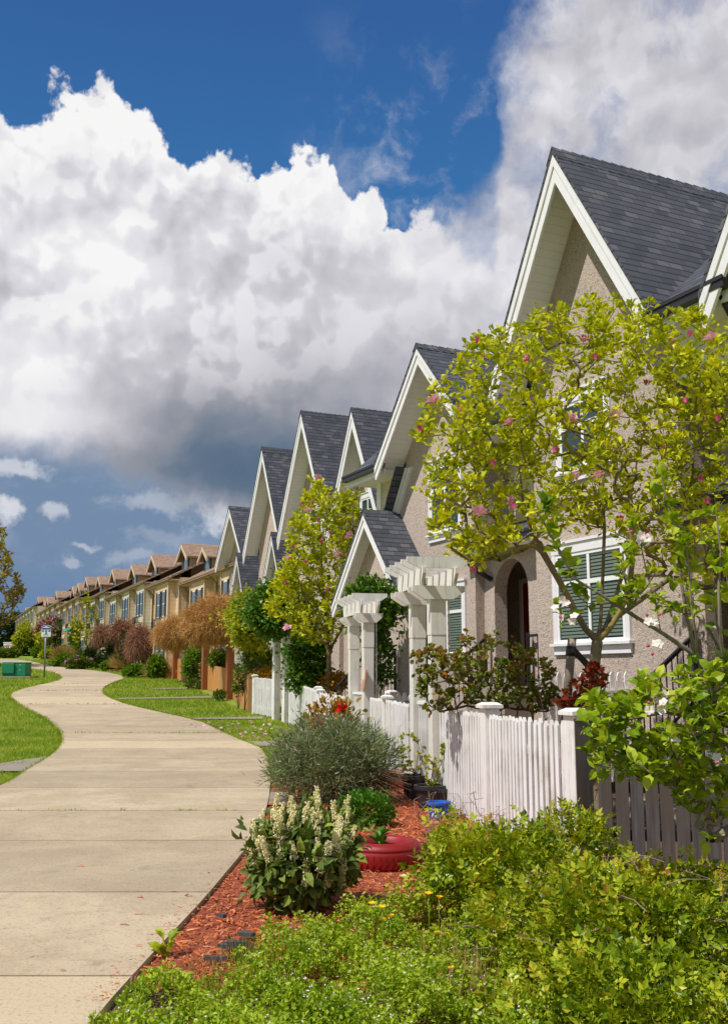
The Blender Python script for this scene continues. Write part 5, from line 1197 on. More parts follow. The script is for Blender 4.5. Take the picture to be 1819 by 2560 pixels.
# old bare stems and hips poking out of the biggest roses
for nm, c, rr, n_ in (('rose_shrub.001', (1.42,5.75,.25), (.8,.55,.36), 46), ('rose_shrub', (.84,6.75,.28), (.48,.5,.38), 24)):
    r = np.random.default_rng(78); m = MB(); h_ = MB()
    for _ in range(n_):
        q = ell(r, 1, c, rr, .85, 1.05)[0]; q[2] = max(q[2], .1); d = unit(r, 1)[0]; d[2] = abs(d[2])*.4
        e = q+d*(.08+.16*r.random()); m.tube([q-d*.1, q+np.array((0,0,.02)), e], [.0035,.003,.0015], 4, cap=False)
        for _k in range(2): g = e+unit(r, 1)[0]*.05*np.array((1,1,.4)); m.tube([e-d*.03, g], [.0016,.0012], 4, cap=False); m.lathe([(.001,-.006),(.006,0),(.001,.007)], g, 6, mi=1, caps=False)
    m.build('dry_twigs', [M['deadtwig'], M['terracotta']], bpy.data.objects[nm], uv=False)
# bronze rose behind the picket fence
def rose_bush(label, px, base, Y, poly, nt, mat, size, seed, per=1.3, dep=.45, name='rose_bush'):
    b = at(px, 1700, Y); b = (b.x, Y, base); r = np.random.default_rng(seed)
    st = [dict(pts=[b, (b[0]+o, Y+q, base+.7), (b[0]+o*1.6, Y+q*2, base+1.45)]) for o, q in ((-.12,.05),(.0,-.08),(.13,.06),(.25,-.03),(-.25,-.05))]
    return leafy_tree(name, label, 'rose bush', b, st, crown_targets(poly, nt, Y, dep, r), mat, size, per, seed, ROUND8, bark='twig', rt=.0035, rmax=.014, step=.12, spread=.04, upd=.1, crown_name='foliage', trunk_name='stem')[0]
rose_bush('bronze and green rose bush rising above the near picket fence', 1215, 0, 11.9, [(915,1450),(960,1440),(1010,1460),(1040,1400),(1060,1440),(1110,1400),(1160,1430),(1210,1470),(1245,1500),(1240,1590),(950,1590),(930,1540)], 330, 'bronze_rose_leaf', .062, 76, per=3.4, dep=.5)
rose_bush('dark red leaved rose beside the wooden stake', 1440, 0, 10.4, [(1235,1560),(1290,1520),(1320,1480),(1355,1500),(1350,1570),(1280,1590)], 90, 'red_rose_leaf', .062, 77, per=2.6, dep=.3)
# cherry laurel with flower spikes
lc = np.array((-.42,7.3,.35)); lr = np.array((.37,.36,.31))
la = bush('laurel_shrub', 'dark glossy laurel shrub with upright cream flower spikes at the path edge', 'laurel shrub', lc, lr, 2600, .10, 'laurel_leaf', 81, tmpl=(LEAF8[0]*np.array((.8,1,1)), LEAF8[1]), clumps=46, cs=.25, stems=22, base_z=0, up=.35, fill=.5)
r = np.random.default_rng(82); proto = []
for i in range(40):
    v = unit(r, 1)[0]; v[2] = v[2]*.75+.32; v /= np.linalg.norm(v)
    if v[1] > .35: v[1] *= -1
    p = lc+v*lr*np.array((1.0,1.0,.95)); 
    if len(proto) < 4:
        mb = MB(); L = .12+.03*len(proto); k = 75; u = r.random(k); a = r.random(k)*6.28; rad = .021*(1-.55*u); mb.tube([(0,0,-.03),(0,0,L)], .003, 5)
        Pf = np.stack([np.cos(a)*rad, np.sin(a)*rad, .01+u*L], 1)
        for _ in range(4): leaves(mb, Pf, unit(r, k)+np.stack([np.cos(a), np.sin(a), a*0+.3], 1)*.6, .0125, ROUND8, r)
        o = mb.build('flower_spike', M['cream_floret'], la, uv=False); o.data.transform(Matrix.Translation(la.location)); proto.append(o)
    else: o = proto[i % 4].copy(); col.objects.link(o); o.parent = la
    o.location = Vector(p)-la.location; o.rotation_euler = (-v[1]*.35+r.normal(0,.12), v[0]*.35+r.normal(0,.12), r.random()*6)
# lavender
lv = bush('lavender_shrub', 'large grey green lavender mound beside the path', 'lavender shrub', (-.40,13.2,.50), (.92,.75,.62), 22000, .085, 'lavender_leaf', 83, tmpl=(BLADE[0]*np.array((1.5,1,1)), BLADE[1]), clumps=150, cs=.12, stems=30, base_z=0, up=.15, fill=.22, jit=1.2, burst=.8)
mb = MB(); r = np.random.default_rng(84)
for i in range(90):
    a = r.normal(.0, .5); b0 = np.array((-.28+.25*r.random(), 13.2, .05)); e = np.array((.28+.32*r.random(), 12.8+r.normal(0,.15), .05+.4*r.random())); mb.tube([b0, (b0+e)/2+np.array((0,-.1,.22)), e], [.006,.005,.003], 4, cap=False)
mb.build('woody_stems', M['twig'], lv, uv=False)
bush('rhododendron', 'golden leaved rhododendron with two red flowers behind the lavender', 'rhododendron', (-.52,17.4,.72), (.42,.4,.60), 800, .13, 'rhodo_leaf', 85, tmpl=(LEAF8[0]*np.array((.8,1,1)), LEAF8[1]), clumps=30, cs=.22, stems=16, base_z=0, up=.4, fill=.2)
rh = bpy.data.objects['rhododendron']; r = np.random.default_rng(86)
for (px, py, Y, s) in ((795,1812,16.6,.11), (853,1766,17.0,.075)):
    mb = MB(); p = at(px, py, Y); k = 34; leaves(mb, np.tile(np.array(p), (k,1))+r.normal(0,.03,(k,3)), unit(r, k)+np.array((0,-.5,.2)), s, ROUND8, r); mb.build('blossom', M['red_petal'], rh, uv=False)
bush('parsley_clump', 'bushy bright green parsley clump behind the red tyre', 'parsley', (.02,11.2,.17), (.30,.28,.22), 4200, .035, 'parsley_leaf', 87, tmpl=ROUND8, clumps=45, cs=.2, stems=12, base_z=0, up=.5)
def tuft(name, label, c, n, h, mat, seed, spread=.10, lean=.5, group=None, cat='grass clump', w=.22):
    r = np.random.default_rng(seed); root = thing(name, label, cat, c, group); mb = MB(); P = np.array(c)+np.stack([r.normal(0, spread, n), r.normal(0, spread, n), np.zeros(n)], 1); D = r.normal(size=(n,3))*lean; D[:, 2] = 1
    D[:, :2] += (P-np.array(c))[:, :2]/spread*lean*.4; leaves(mb, P, D, h*(.5+.6*r.random(n)), (BLADE[0]*np.array((w,1,1)), BLADE[1]), r, jit=1); mb.build('blades', M[mat], root, uv=False); return root
p = gp(*dd(548,2155)); tuft('grass_clump', 'dark green strappy grass tuft on the red mulch', (p.x, p.y, .0), 170, .22, 'grass_tuft', 88, .045, .75)
p = at(930,1790,15.0); tuft('grass_clump', 'upright blue green grass clump in front of the pickets between the arbours', (p.x, p.y, 0), 320, .95, 'grass_tuft', 89, .10, .22, w=.10)
def broad_weed(label, c, n, s, mat, seed, up=.5, tmpl=LEAF8):
    r = np.random.default_rng(seed); root = thing('broadleaf_weed', label, 'weed', c); mb = MB(); a = r.random(n)*6.28; D = np.stack([np.cos(a), np.sin(a), up+r.random(n)*.9], 1); P = np.tile(np.array(c), (n,1))+D*.02; P[:, 2] = c[2]+.01+.10*r.random(n)*s/.1; leaves(mb, P, D, s*(.6+.5*r.random(n)), tmpl, r, jit=.3); mb.build('foliage', M[mat], root, uv=False)
    st = MB()
    for q in P[:6]: st.tube([(c[0],c[1],0), q], .003, 4)
    st.build('stem', M['weed_leaf'], root, uv=False); return root
p = gp(*dd(370,2140)); broad_weed('light green broad leaved weed at the path corner of the mulch', (p.x, p.y, 0), 14, .10, 'apple_leaf', 90, 1.0)
# red tyre planter
tc_ = gp(963, 2184); tx, ty = tc_.x-.02, tc_.y+.32
t = thing('tyre_planter', 'red painted tyre used as a round planter on the mulch', 'tyre planter', (tx, ty, 0))
m = MB(); prof = [(.205,.165),(.215,.205),(.232,.222),(.262,.224),(.292,.216),(.314,.202),(.326,.182),(.330,.166),(.326,.162),(.331,.155),(.336,.125),(.336,.085),(.330,.05),(.318,.02),(.30,.0)]
m.lathe(prof, (tx,ty,0), 64, caps=False); m.lathe([(.205,.165),(.235,.12),(.25,.05)], (tx,ty,0), 64, caps=False)
m.build('tyre', M['tyre_red'], t, uv=False)
m = MB(); n = 40
for i in range(n):
    for (z0, z1, s) in ((.035,.075,.5), (.075,.112,-.5)):
        a0 = 2*math.pi*i/n; a1 = a0+2*math.pi/n*s; q = lambda a, z, r_: (tx+r_*math.cos(a), ty+r_*math.sin(a), z)
        m.beam(q(a0, z0, .331), q(a1+ (0), z1, .337), .010, .007, up=(math.cos(a0), math.sin(a0), 0))
    a = 2*math.pi*(i+.5)/n; m.beam(q(a, .118, .3375), q(a, .14, .335), .012, .006, up=(math.cos(a), math.sin(a), 0))
m.build('tread', M['tyre_red'], t, uv=False)
m = MB(); m.lathe([(.001,.135),(.10,.130),(.20,.120),(.235,.11)], (tx,ty,0), 28, caps=False); m.build('soil', M['soil'], t, uv=False)
broad_weed('light green seedling planted in the red tyre', (tx-.02, ty-.02, .13), 16, .12, 'parsley_leaf', 91, .7)
# pots
def pot(name, label, cat, p, r, h, mat, group=None, plant=None, rim=True, soil=True):
    t = thing(name, label, cat, (p.x, p.y, 0), group); m = MB()
    prof = [(r*.70,.0),(r*.92,h*.82)]+([(r*1.04,h*.83),(r*1.05,h),(r*.93,h),(r*.88,h*.85)] if rim else [(r,h),(r*.94,h),(r*.88,h*.8)])
    m.lathe(prof, (p.x,p.y,0), 28, smooth=False); m.build('pot', M[mat], t, uv=False, bevel=.003)
    s_ = MB(); s_.lathe([(.001,h*.87),(r*.885,h*.86)], (p.x,p.y,0), 20, caps=False); s_.build('soil', M['soil'], t, uv=False); return t
PG = 'plant pots by the picket fence'
p1 = gp(1038, 2004)+Vector((0,.15,0)); pot('plant_pot', 'tall black plastic pot with a leggy rose, by the picket fence', 'plant pot', p1, .185, .33, 'black_plastic', PG)
p2 = Vector((.80,12.55,0)); pot('plant_pot', 'black plastic pot pushed between the leggy rose and the blue bucket', 'plant pot', p2, .19, .30, 'black_plastic', PG)
p3 = gp(1090, 2000)+Vector((-.02,-1.0,0)); pot('plant_pot', 'short black pot standing behind the blue bucket', 'plant pot', p3, .15, .27, 'black_plastic', PG)
p4 = gp(1098, 2052)+Vector((0,.12,0)); bk = pot('bucket', 'small bright blue plastic bucket on the mulch', 'bucket', p4, .135, .20, 'blue_plastic', None)
m = MB(); r = np.random.default_rng(92)
for i in range(9): m.lathe([(.001,0),(.001,.001)], (0,0,0), 3) if False else None
for i in range(7):
    a = math.radians(-120+r.uniform(-18, 26)); z = .05+.10*r.random(); rr = .135*(.70+.22*z/.2)+.0035; c = Vector((p4.x+rr*math.cos(a), p4.y+rr*math.sin(a), z)); m.beam(c-Vector((0,0,.011)), c+Vector((0,0,.011)), .016, .003, up=(math.cos(a), math.sin(a), 0))
m.build('printed_pattern', M['sign_white'], bk, uv=False)
p5 = at(985, 1975, 14.9); pot('terracotta_pot', 'terracotta bowl half hidden by the right side of the lavender', 'plant pot', Vector((p5.x,14.9,0)), .26, .24, 'terracotta', 'terracotta bowls behind the lavender')
p6 = at(982, 1922, 16.6); pot('terracotta_pot', 'farther terracotta bowl near the arbour, behind the lavender', 'plant pot', Vector((p6.x,16.6,0)), .25, .24, 'terracotta', 'terracotta bowls behind the lavender')
def potted(label, p, zb, poly, nt, seed, mat='gold_leaf', dep=.2):
    r = np.random.default_rng(seed); b = (p.x, p.y, zb); st = [dict(pts=[b, (p.x+o, p.y, zb+.2), (p.x+2*o, p.y, zb+.38)]) for o in (-.05,.03,.09)]
    return leafy_tree('potted_rose', label, 'rose plant', b, st, crown_targets(poly, nt, p.y, dep, r), mat, .055, .9, seed, ROUND8, bark='twig', rt=.003, rmax=.008, step=.1, spread=.02, crown_name='foliage', trunk_name='stem')[0]
potted('leggy yellow green rose growing in the tall black pot', p1, .28, [(880,1660),(900,1640),(960,1640),(1000,1650),(990,1700),(950,1740),(900,1720)], 42, 93)
potted('thin yellowing rose leaning out of the second black pot', p2, .26, [(950,1690),(1000,1650),(998,1740),(970,1770),(940,1740)], 26, 94)
# bare twiggy shrubs
def bare(label, px, py, poly, nt, seed, mat='deadtwig'):
    b = gp(*dd(px, py)); r = np.random.default_rng(seed); root = thing('bare_shrub', label, 'leafless shrub', b, 'leafless twiggy shrubs')
    T = Tree([dict(pts=[b[:], (b.x+o, b.y+r.normal(0,.03), .12)]) for o in (-.06,-.02,.03,.07)], .0022, .010, .5); T.grow(crown_targets(poly, nt, b.y, .35, r), .06, r, b[:], wob=.2); T.finish()
    mb = MB(); T.tubes(mb, 4, big=6); mb.build('branches', M[mat], root, uv=False); return root
bare('pale leafless twiggy shrub beside the red tyre', 1010, 1905, [(905,1800),(930,1780),(985,1760),(1040,1790),(1060,1850),(1000,1890),(930,1870)], 95, 95)
bare('grey leafless twiggy shrub against the near picket fence', 1085, 1895, [(1010,1790),(1060,1760),(1110,1800),(1170,1800),(1180,1860),(1100,1890),(1030,1870)], 80, 96)
# shepherd hook in front of the pickets
t = thing('garden_hook', 'thin black wire hook leaning by the arbour post', 'garden hook', (at(1004,1900,15.8).x,15.8,0)); m = MB()
for (x0, top, rr) in ((1004, 1752, .07), (1006, 1822, .055)):
    a = at(x0, 1900, 15.8); a.z = 0; b = at(x0, top+12, 15.8); pts = [a, Vector((a.x+(b.x-a.x)*.5, 15.8, b.z*.5)), b]+[b+Vector((rr-rr*math.cos(q), 0, rr*math.sin(q))) for q in np.linspace(.4, 3.9, 9)]; m.tube(pts, .009, 6)
m.build('wire', M['black'], t, uv=False)
# buttercups
r = np.random.default_rng(97); protos = None
for (x, y) in ((852,2028),(872,2048),(980,2006),(1055,2030),(976,2085),(1000,2090),(955,1998),(1052,2210),(1008,2165),(830,2020),(855,2055),(1480,2262)):
    Y = 6.0 if y < 2150 else 5.3; p = at(*dd(x, y), Y-.05)
    if p.z < .06: p = at(*dd(x, y), 5.2)
    if protos is None:
        b = thing('buttercup', 'small yellow buttercup flower among the foreground leaves', 'buttercup', (p.x, p.y, 0), 'buttercups in the foreground')
        m = MB(); a = np.arange(6)*2*math.pi/6; D = np.stack([np.cos(a), np.sin(a), np.full(6, .55)], 1); leaves(m, np.tile((p.x,p.y,p.z), (6,1)), D+np.array((0,-.25,.15)), .030, ROUND8, r, up=np.stack([-np.cos(a), -np.sin(a), np.ones(6)], 1), jit=.1); pe = m.build('petals', M['yellow_petal'], b, uv=False)
        m = MB(); m.tube([(p.x+.02,p.y+.02,0), (p.x+.006,p.y,p.z*.6), (p.x,p.y,p.z)], .002, 5); st = m.build('stem', M['weed_leaf'], b, uv=False); protos = (b, pe, st, p.z)
    else:
        b = protos[0].copy(); col.objects.link(b); b.location = (p.x, p.y, 0); b.rotation_euler.z = r.random()*6; b.scale.z = 1
        for c in protos[1:3]:
            d = c.copy(); col.objects.link(d); d.parent = b
            if c is protos[1]: d.location.z += p.z-protos[3]; d.rotation_euler = (0, 0, 0)
            else: d.scale.z = max(.2, p.z/protos[3])
# dark stones in the mulch, fallen petals
r = np.random.default_rng(98)
for (x, y, s) in ((490,2062,.05),(545,2105,.06),(525,2125,.07),(478,2160,.06),(505,2128,.05)):
    p = gp(*dd(x, y)); m = MB(); k = 6; a = np.sort(r.random(k)*6.28); P = [(p.x+s*(.7+.5*r.random())*math.cos(q), p.y+s*.8*math.sin(q), .035+.01*r.random()) for q in a]; m.prism(P, (0,0,.022))
    o = m.build('flat_stone', M['slatechip'], origin=(p.x, p.y, .03), uv=False); tag(o, 'flat dark grey stone lying in the red mulch near the path', 'stone', 'flat dark stones in the mulch')
m = MB(); P = sample_poly(ground_poly([(390,1620),(600,1612),(660,1640),(640,1665),(560,1655),(450,1632)]), 90); leaves(m, np.stack([P[:,0],P[:,1],gz(P[:,1])+.05],1), unit(rng,90)*np.array((1,1,.2)), .07+.05*rng.random(90), ROUND8, rng)
P = sample_poly(ground_poly([(960,1840),(1030,1850),(1010,1880),(960,1880)]), 14); leaves(m, np.stack([P[:,0],P[:,1],P[:,0]*0+.05],1), unit(rng,14)*np.array((1,1,.2)), .06, ROUND8, rng)
o = m.build('fallen_petals', M['pink_petal'], uv=False); tag(o, 'pale pink magnolia petals scattered on the lawn', 'petals', kind='stuff')
m = MB(); k = 26
for (x, y) in ((340,1838),(345,2190),(420,2205),(300,2248),(470,2232),(500,2250),(160,2448),(560,2285)): pass
Pc = np.array([gp(x*1.0, y*1.0)[:2] for x, y in ((380,2054),(336,2190),(438,2245),(355,2262),(452,2286),(335,2304),(340,2386),(150,2450),(75,2415),(520,2198),(462,2256),(355,2261),(465,2258),(300,2330),(210,2180))]); k = len(Pc)
leaves(m, np.stack([Pc[:,0],Pc[:,1],np.full(k,.052)],1), unit(rng,k)*np.array((1,1,.1)), .035+.04*rng.random(k), CHIP, rng, jit=.2)
o = m.build('stray_chips', M['chip'], uv=False); tag(o, 'a few stray mulch chips on the concrete path', 'mulch', kind='stuff')
# grit and leaf crumbs washed along the edges of the path
k = 900; Yg = 5.2+14*rng.random(k)**1.5; side = rng.random(k) < .7; Xg = np.where(side, smooth_edge(rx_, Yg)-np.abs(rng.normal(0, .07, k))-.01, smooth_edge(lx_, Yg)+np.abs(rng.normal(0, .07, k))+.01)
m = MB(); leaves(m, np.stack([Xg, Yg, np.full(k, .048)], 1), unit(rng, k)*np.array((1,1,.12)), .010+.022*rng.random(k)**2, CHIP, rng, jit=.3)
o = m.build('path_grit', M['chip'], uv=False); tag(o, 'crumbs of mulch and grit along the edges of the path', 'litter', kind='stuff')
# ------------------------------------------------------------------ climbers and hedges in the middle distance
def pbush(name, label, px, py, Y, rw, rh, n, size, mat, seed, dep=None, base=None, cat='shrub', **k):
    """shrub whose middle is seen at (px,py), Y metres off, rw x rh pixels half size"""
    c = at(px, py, Y); s = Y/2540; d = rw*s if dep is None else dep; zb = gz(Y)
    return bush(name, label, cat, c, (rw*s, d, rh*s), n, size, mat, seed, base_z=zb if base is None else base, tmpl=k.pop('tmpl', LEAF4), **k)
pbush('climber', 'dense dark green climber smothering the vine arch', 700, 1530, 30.2, 84, 74, 11000, .14, 'vine_leaf', 101, 1.0, stems=0, cat='climber', tmpl=LEAF8)
pbush('climber', 'dark green climber hanging down beside the arch post', 772, 1650, 26.8, 50, 92, 6500, .12, 'vine_leaf', 102, .7, cat='climber', tmpl=LEAF8)
pbush('gold_hedge', 'tall yellow green shrub between the tan vine and the vine arch', 628, 1552, 34.5, 58, 74, 8000, .15, 'gold_leaf', 103, 1.2, tmpl=LEAF8)
pbush('climber', 'green climber leafing over the slim white arbour', 925, 1515, 20.6, 78, 70, 4200, .12, 'vine_leaf', 104, .5, cat='climber', tmpl=LEAF8, fill=.15, clumps=26)
pbush('climber', 'sparse climber trailing down beside the slim arbour post', 948, 1640, 20.8, 34, 80, 1700, .10, 'vine_leaf', 105, .25, cat='climber', tmpl=LEAF8, fill=.2)
pbush('gold_shrub', 'low clipped golden shrub behind the mildewed white panel', 665, 1690, 34.2, 34, 16, 1600, .10, 'rhodo_leaf', 106, .8)
pbush('gold_shrub', 'low golden shrub behind the white fence beside the vine arch', 835, 1704, 26.5, 36, 18, 1800, .10, 'rhodo_leaf', 107, .8)
pbush('garden_shrub', 'rounded green shrub behind the orange fence, next to the vine arch', 640, 1650, 35.5, 34, 36, 1800, .14, 'bright_shrub', 108, .9)
pbush('garden_shrub', 'small red leaved shrub behind the mildewed white panel', 680, 1650, 36, 14, 22, 700, .12, 'red_rose_leaf', 109, .5)
pbush('climber', 'leafy climber tumbling over the orange cedar fence', 480, 1662, 49.5, 15, 48, 1800, .18, 'bright_shrub', 110, .5, cat='climber')
pbush('garden_shrub', 'olive green shrub peeping over the orange fence between the posts', 545, 1648, 46.5, 22, 22, 2000, .16, 'green_shrub', 111, .8)
pbush('climber', 'thin climber on the orange fence nearest the white panel', 597, 1700, 35.6, 14, 44, 600, .12, 'green_shrub', 112, .2, cat='climber', fill=.5)
pbush('weed_clump', 'grey green weed clump at the foot of the first pergola post', 548, 1738, 40.2, 14, 9, 350, .12, 'green_shrub', 113, .4)
pbush('weed_clump', 'grey green weed clump at the foot of the tumbling climber', 487, 1712, 48.3, 20, 12, 450, .14, 'green_shrub', 114, .4)
pbush('weed_clump', 'pale green weed clump at the foot of the white fence by the vine arch', 770, 1805, 23.0, 22, 18, 420, .08, 'bright_shrub', 115, .4)
FB = [ # px, ybase, half w, height, material, count, label
 (60,1640,34,22,'green_shrub','dark rounded shrub beneath the white sign board'),(98,1645,18,20,'bright_shrub','strappy green plant right of the white sign post'),(118,1648,14,14,'gold_leaf','small yellow green shrub left of the sign pole'),
 (92,1622,34,30,'green_shrub','mid green shrub behind the sign pole, left of it'),(134,1640,24,32,'green_shrub','green shrub right behind the sign pole'),(150,1600,26,42,'lilac_mix','pink flowering small tree right of the sign'),
 (158,1652,28,24,'green_shrub','spreading green shrub below the pink flowering tree'),(165,1668,30,22,'bright_shrub','low bright green shrub by the bend of the path'),(160,1658,18,14,'dead_grass','tan ornamental grass beyond the bend of the path'),
 (195,1674,34,22,'purple_mix','low shrub with purple flowers along the path'),(200,1645,22,28,'green_shrub','green shrub at the foot of the tall sapling'),(233,1650,22,22,'dark_shrub','dark green clipped shrub left of the white flowering hedge'),
 (274,1652,32,20,'white_mix','low hedge with white flowers beside the round bare shrub'),(232,1640,20,20,'white_mix','small white flowering shrub left of the hedge'),(210,1660,40,20,'green_shrub','long low green shrub in front of the sapling'),
 (262,1672,30,18,'dark_shrub','low dark green juniper in front of the white flowering hedge'),(278,1678,22,16,'bright_shrub','small bright green shrub below the white flowering hedge'),(318,1670,30,20,'dead_grass','wide tan ornamental grass below the round bare shrub'),
 (340,1694,36,20,'bright_shrub','bright green grassy clump at the lawn edge'),(396,1694,24,22,'dead_grass','tan ornamental grass next to the orange fence'),(392,1668,22,24,'bright_shrub','leafy bright green shrub at the end of the orange fence'),
 (370,1672,16,14,'green_shrub','small green shrub between the grasses and the orange fence'),(285,1618,12,34,'dark_shrub','narrow dark conifer beside the vine arch'),(268,1622,14,20,'purple_leaf','dark purple shrub left of the narrow conifer'),
 (180,1636,10,12,'yellow_mix','patch of bright yellow flowers near the path bend'),(20,1645,30,16,'green_shrub','low green planting at the left edge beyond the far path'),(330,1630,30,40,'dark_shrub','dark evergreen behind the round bare shrub'),
 (120,1600,30,46,'purple_mix2','brownish shrub with pink flowers behind the sign'),(200,1600,30,36,'green_shrub','tall green shrub behind the sapling'),(60,1605,26,30,'gold_leaf','yellow flowering shrub behind the white sign board')]
mixes = {'lilac_mix': ('green_shrub', ('lilac_petal', 90, .35)), 'purple_mix': ('green_shrub', ('lilac_petal', 40, .22)), 'white_mix': ('dark_shrub', ('white_petal', 120, .18)), 'yellow_mix': ('bright_shrub', ('yellow_petal', 120, .28)), 'purple_mix2': ('purple_twig', ('lilac_petal', 60, .35)), 'purple_leaf': ('purple_twig', None)}
for i, (px, yb, hw, h, mt, lb) in enumerate(FB):
    rr = ray(px, 1600)[0]; Yw = 49.5+.921*(BO[0]-rr*BO[1])/(.389+.921*rr); Y = min(gp(px, yb).y if yb > 1632 else 118, 118, Yw-(3.5 if yb > 1632 else 2.0)-(i % 3)*.8)
    s = Y/2540; mat, fl = mixes.get(mt, (mt, None)); zb = gz(Y); zt = at(px, yb-h*1.25, Y).z; c = Vector((at(px, yb, Y).x, Y, (zt+zb)/2)); h = (zt-zb)/s
    bush('garden_shrub' if mt != 'dead_grass' else 'ornamental_grass', lb, 'shrub' if mt != 'dead_grass' else 'grass', c, (hw*s*.9, max(.5, hw*s*.6), h*s*.52), 2000, .10+.0028*Y if mt != 'dead_grass' else .012*Y, mat, 130+i, tmpl=LEAF4 if mt != 'dead_grass' else (BLADE[0]*np.array((.5,1,1)), BLADE[1]), clumps=26, stems=4, base_z=zb, flowers=fl, up=.35 if mt != 'dead_grass' else 1.0)
# ------------------------------------------------------------------ signs, cabinet, small things
def face_panel(m, c, w, h, y, t=.02, mi=0): m.box((c[0]-w/2, y-t, c[1]-h/2), (c[0]+w/2, y, c[1]+h/2), mi)
SY_ = 61.0; sb = at(111.5, 1691, SY_); s = SY_/2545
t = thing('trail_sign', 'blue and white trail sign with arched top on a steel pole', 'sign', (sb.x, SY_, gz(SY_)))
m = MB(); top = at(117, 1563, SY_); m.tube([Vector((sb.x, SY_, gz(SY_)-.05)), Vector((top.x-.02, SY_, top.z-.1))], .055, 10); m.build('pole', M['steel'], t)
pc = at(117, 1577.5, SY_); w, h = 23*s, 29*s
P = [(-w/2,-h/2),(w/2,-h/2),(w/2,h*.36)]+[(w/2*math.cos(q), h*.36+h*.14*math.sin(q)) for q in np.linspace(.2, math.pi-.2, 8)]+[(-w/2,h*.36)]
m = MB(); m.prism([Vector((pc.x+x, SY_-.08, pc.z+z)) for x, z in P], (0,.03,0)); pn = m.build('panel', M['sign_white'], t)
P = [(-w*.46,h*.16),(w*.46,h*.16),(w*.46,h*.36)]+[(w*.46*math.cos(q), h*.36+h*.11*math.sin(q)) for q in np.linspace(.25, math.pi-.25, 8)]+[(-w*.46,h*.36)]
m = MB(); m.prism([Vector((pc.x+x, SY_-.095, pc.z+z)) for x, z in P], (0,.012,0)); m.build('blue_header', M['sign_blue'], pn)
P = [(-w*.42,h*.27),(w*.42,h*.27),(w*.30,h*.335),(w*.12,h*.36),(0,h*.42),(-w*.15,h*.36),(-w*.30,h*.33)]
m = MB(); m.prism([Vector((pc.x+x, SY_-.105, pc.z+z)) for x, z in P], (0,.008,0)); m.build('white_emblem', M['sign_white'], pn)
m = MB(); wq = MB()
for (x, z) in ((-.34,.02),(0,.02),(.34,.02),(0,-.16)):
    face_panel(m, (pc.x+x*w, pc.z+z*h), w*.2, w*.2, SY_-.081, .012); wq.beam((pc.x+x*w-.02, SY_-.098, pc.z+z*h-.025), (pc.x+x*w+.005, SY_-.098, pc.z+z*h+.03), .018, .008, up=(0,1,0)); face_panel(wq, (pc.x+x*w+.02, pc.z+z*h-.01), .02, .02, SY_-.094, .008)
m.build('pictogram_square', M['sign_blue'], pn); wq.build('pictogram', M['sign_white'], pn)
m = MB()
for z, q in ((-.28,.56),(-.33,.5),(-.42,.62)): face_panel(m, (pc.x, pc.z+z*h), w*q, h*.018, SY_-.081, .006)
m.build('small_print', M['steel'], pn)
RY = 118.0; s = RY/2545; z0 = gz(RY)
t = thing('house_sign', 'white house sale sign with red bands hanging from a white post', 'sign', (at(33,1640,RY).x, RY, z0))
m = MB(); a = at(33, 1602, RY); m.beam((a.x,RY,z0-.2), (a.x,RY,a.z), .14, .14, up=(0,1,0)); m.build('post', M['sign_white'], t)
b = at(9, 1606.5, RY); b2 = at(39, 1606.5, RY); m = MB(); m.beam(b, b2, .08, .1); m.build('arm', M['sign_white'], t)
c = at(21, 1616.5, RY); m = MB(); face_panel(m, (c.x, c.z), 22*s, 15.5*s, RY-.06, .03); pn = m.build('board', M['sign_white'], t)
m = MB()
for z, ww, hh in ((4.2,.3,.9),(2.2,.96,1.5),(0,.5,1.1),(-2.5,.35,.5),(-4,.4,.5)): face_panel(m, (c.x-(3*s if ww == .5 else 0), c.z+z*s), 22*s*ww, hh*s, RY-.092, .01)
m.build('red_lettering', M['sign_red'], pn)
GY = 60.0; s = GY/2545; z0 = gz(GY)
c0, c1x = at(4.5, 1692, GY), at(64.5, 1692, GY)
t = thing('utility_cabinet', 'green metal utility cabinet on a concrete pad in the grass', 'utility cabinet', ((c0.x+c1x.x)/2, GY+.5, z0))
W = c1x.x-c0.x; H = 33*s
m = MB(); m.box((c0.x,GY,z0+.12), (c1x.x,GY+1.0,z0+.12+H)); m.build('cabinet', M['green_metal'], t, bevel=.02)
m = MB(); m.box((c0.x+.01,GY-.14,z0+.12+H*.22), (c0.x+W*.53,GY-.002,z0+.12+H*.96)); m.build('door', M['green_metal'], t, bevel=.02)
m = MB(); m.box((c0.x+W*.56,GY-.03,z0+.15), (c1x.x-.02,GY-.002,z0+.12+H*.93)); dr = m.build('door', M['green_metal'], t, bevel=.01)
m = MB(); m.box((c0.x+W*.74,GY-.05,z0+.12+H*.45), (c0.x+W*.775,GY-.031,z0+.12+H*.50)); m.build('latch', M['sign_white'], dr)
m = MB(); m.box((c0.x+W*.72,GY-.04,z0+.12+H*.83), (c0.x+W*.80,GY-.031,z0+.12+H*.86)); m.build('label_plate', M['sign_white'], dr)
m = MB(); m.box((c0.x-.02,GY-.03,z0+.121+H), (c1x.x+.05,GY+1.03,z0+.16+H)); m.build('lid', M['green_metal'], t, bevel=.01)
m = MB(); m.box((c0.x-.35,GY-.25,z0-.1), (c1x.x+.35,GY+1.3,z0+.12)); m.build('pad', M['grey_concrete'], t, bevel=.02)
UYY = 100.0; c = at(170, 1574, UYY); t = thing('patio_umbrella', 'tilted teal patio umbrella among the distant shrubs', 'umbrella', (c.x, UYY, gz(UYY)))
m = MB(); m.lathe([(.55,-.2),(.3,.02),(.02,.18)], c, 10, caps=False, smooth=False); m.build('canopy', M['teal_cloth'], t, uv=False)
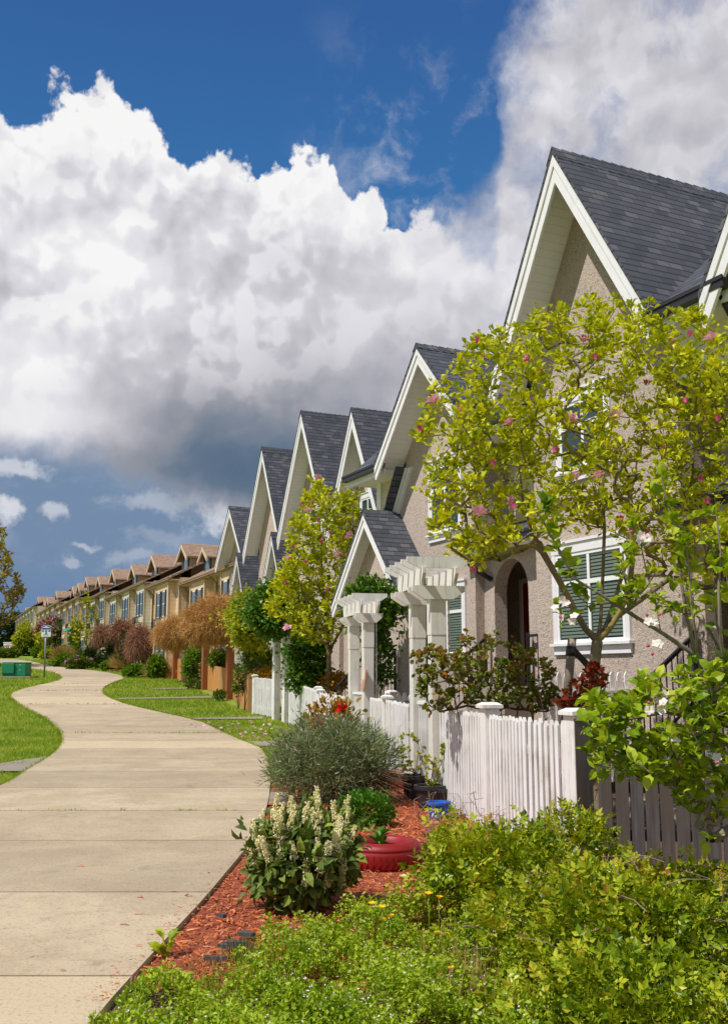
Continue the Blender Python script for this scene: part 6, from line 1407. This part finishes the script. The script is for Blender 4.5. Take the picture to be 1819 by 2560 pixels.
m = MB(); m.tube([(c.x,UYY,gz(UYY)), (c.x,UYY,c.z+.2)], .03, 6); m.build('pole', M['steel'], t, uv=False)
t = thing('planter_box', 'orange wooden planter box beside the yellow flowers', 'planter', (at(181,1633,105).x, 105, gz(105))); c = at(181, 1630, 105); m = MB(); m.box((c.x-.42,104.6,gz(105)-.05), (c.x+.42,105.4,c.z+.22)); m.build('box', M['orange_wood'], t)
m = MB(); m.box((c.x-.46,104.56,c.z+.221), (c.x+.46,105.44,c.z+.27)); m.build('rim', M['orange_wood'], t)
# ------------------------------------------------------------------ steps and railings
def railing(label, a, b, top=.92, n=None, post_ends=(True, True), group='black metal railings'):
    a, b = Vector(a), Vector(b); t = thing('stair_railing', label, 'railing', ((a.x+b.x)/2, (a.y+b.y)/2, min(a.z, b.z)), group); m = MB(); U = Vector((0,0,1))
    m.beam(a+U*top, b+U*top, .05, .045); m.beam(a+U*.12, b+U*.12, .03, .03); m.build('handrail', M['black'], t)
    L = (b-a).length; n = n or int(L/.12); k = MB()
    for i in range(1, n): q = a+(b-a)*(i/n); k.beam(q+U*.12, q+U*top, .016, .016, up=(1,0,0))
    k.build('balusters', M['black'], t)
    for q, f in ((a, post_ends[0]), (b, post_ends[1])):
        if f: p = MB(); p.beam(q-U*.02, q+U*(top+.06), .06, .06, up=(1,0,0)); p.build('post', M['black'], t)
    return t
def steps(label, F, a, b_top, z_top, w=1.3, n=6, run=.28):
    base = F(a, b_top-n*run/2, 0); t = thing('front_steps', label, 'steps', base, 'concrete front steps'); rise = z_top/n
    for i in range(n): m = MB(); fbox(m, F, a-w/2, a+w/2, b_top-(i+1)*run, b_top-i*run-.002, -.05, z_top-i*rise); m.build('step', M['grey_concrete'], t)
steps('concrete front steps under the arched porch with the red door', F2, -2.06, .78, 1.4)
steps('concrete front steps at the right edge, below the nearest arch', F1, -2.45, .69, 1.2)
steps('concrete front steps to the arched porch with the small shingled gable', Fp, -.25, .30, 1.2, run=.12)
railing('black stair railing before the red door, sloping away from the bronze rose', F2(-1.35,-.9,.2), F2(-1.35,.70,1.4)); railing('level black railing on the porch with the red door', F2(-3.2,.72,1.4), F2(-2.75,.72,1.4))
railing('black stair railing under the apple leaves, left of the steps', F1(-1.75,-1.0,.0), F1(-1.75,.65,1.2)); railing('black stair railing at the right edge of the picture', F1(-3.15,-1.0,.0), F1(-3.15,.65,1.2))
railing('black stair railing between the slim arbour and the large arbour', Fp(-.95,-.42,.45), Fp(-.95,.28,1.2)); railing('black stair railing behind the slim arbour post', Fp(.45,-.42,.45), Fp(.45,.28,1.2))
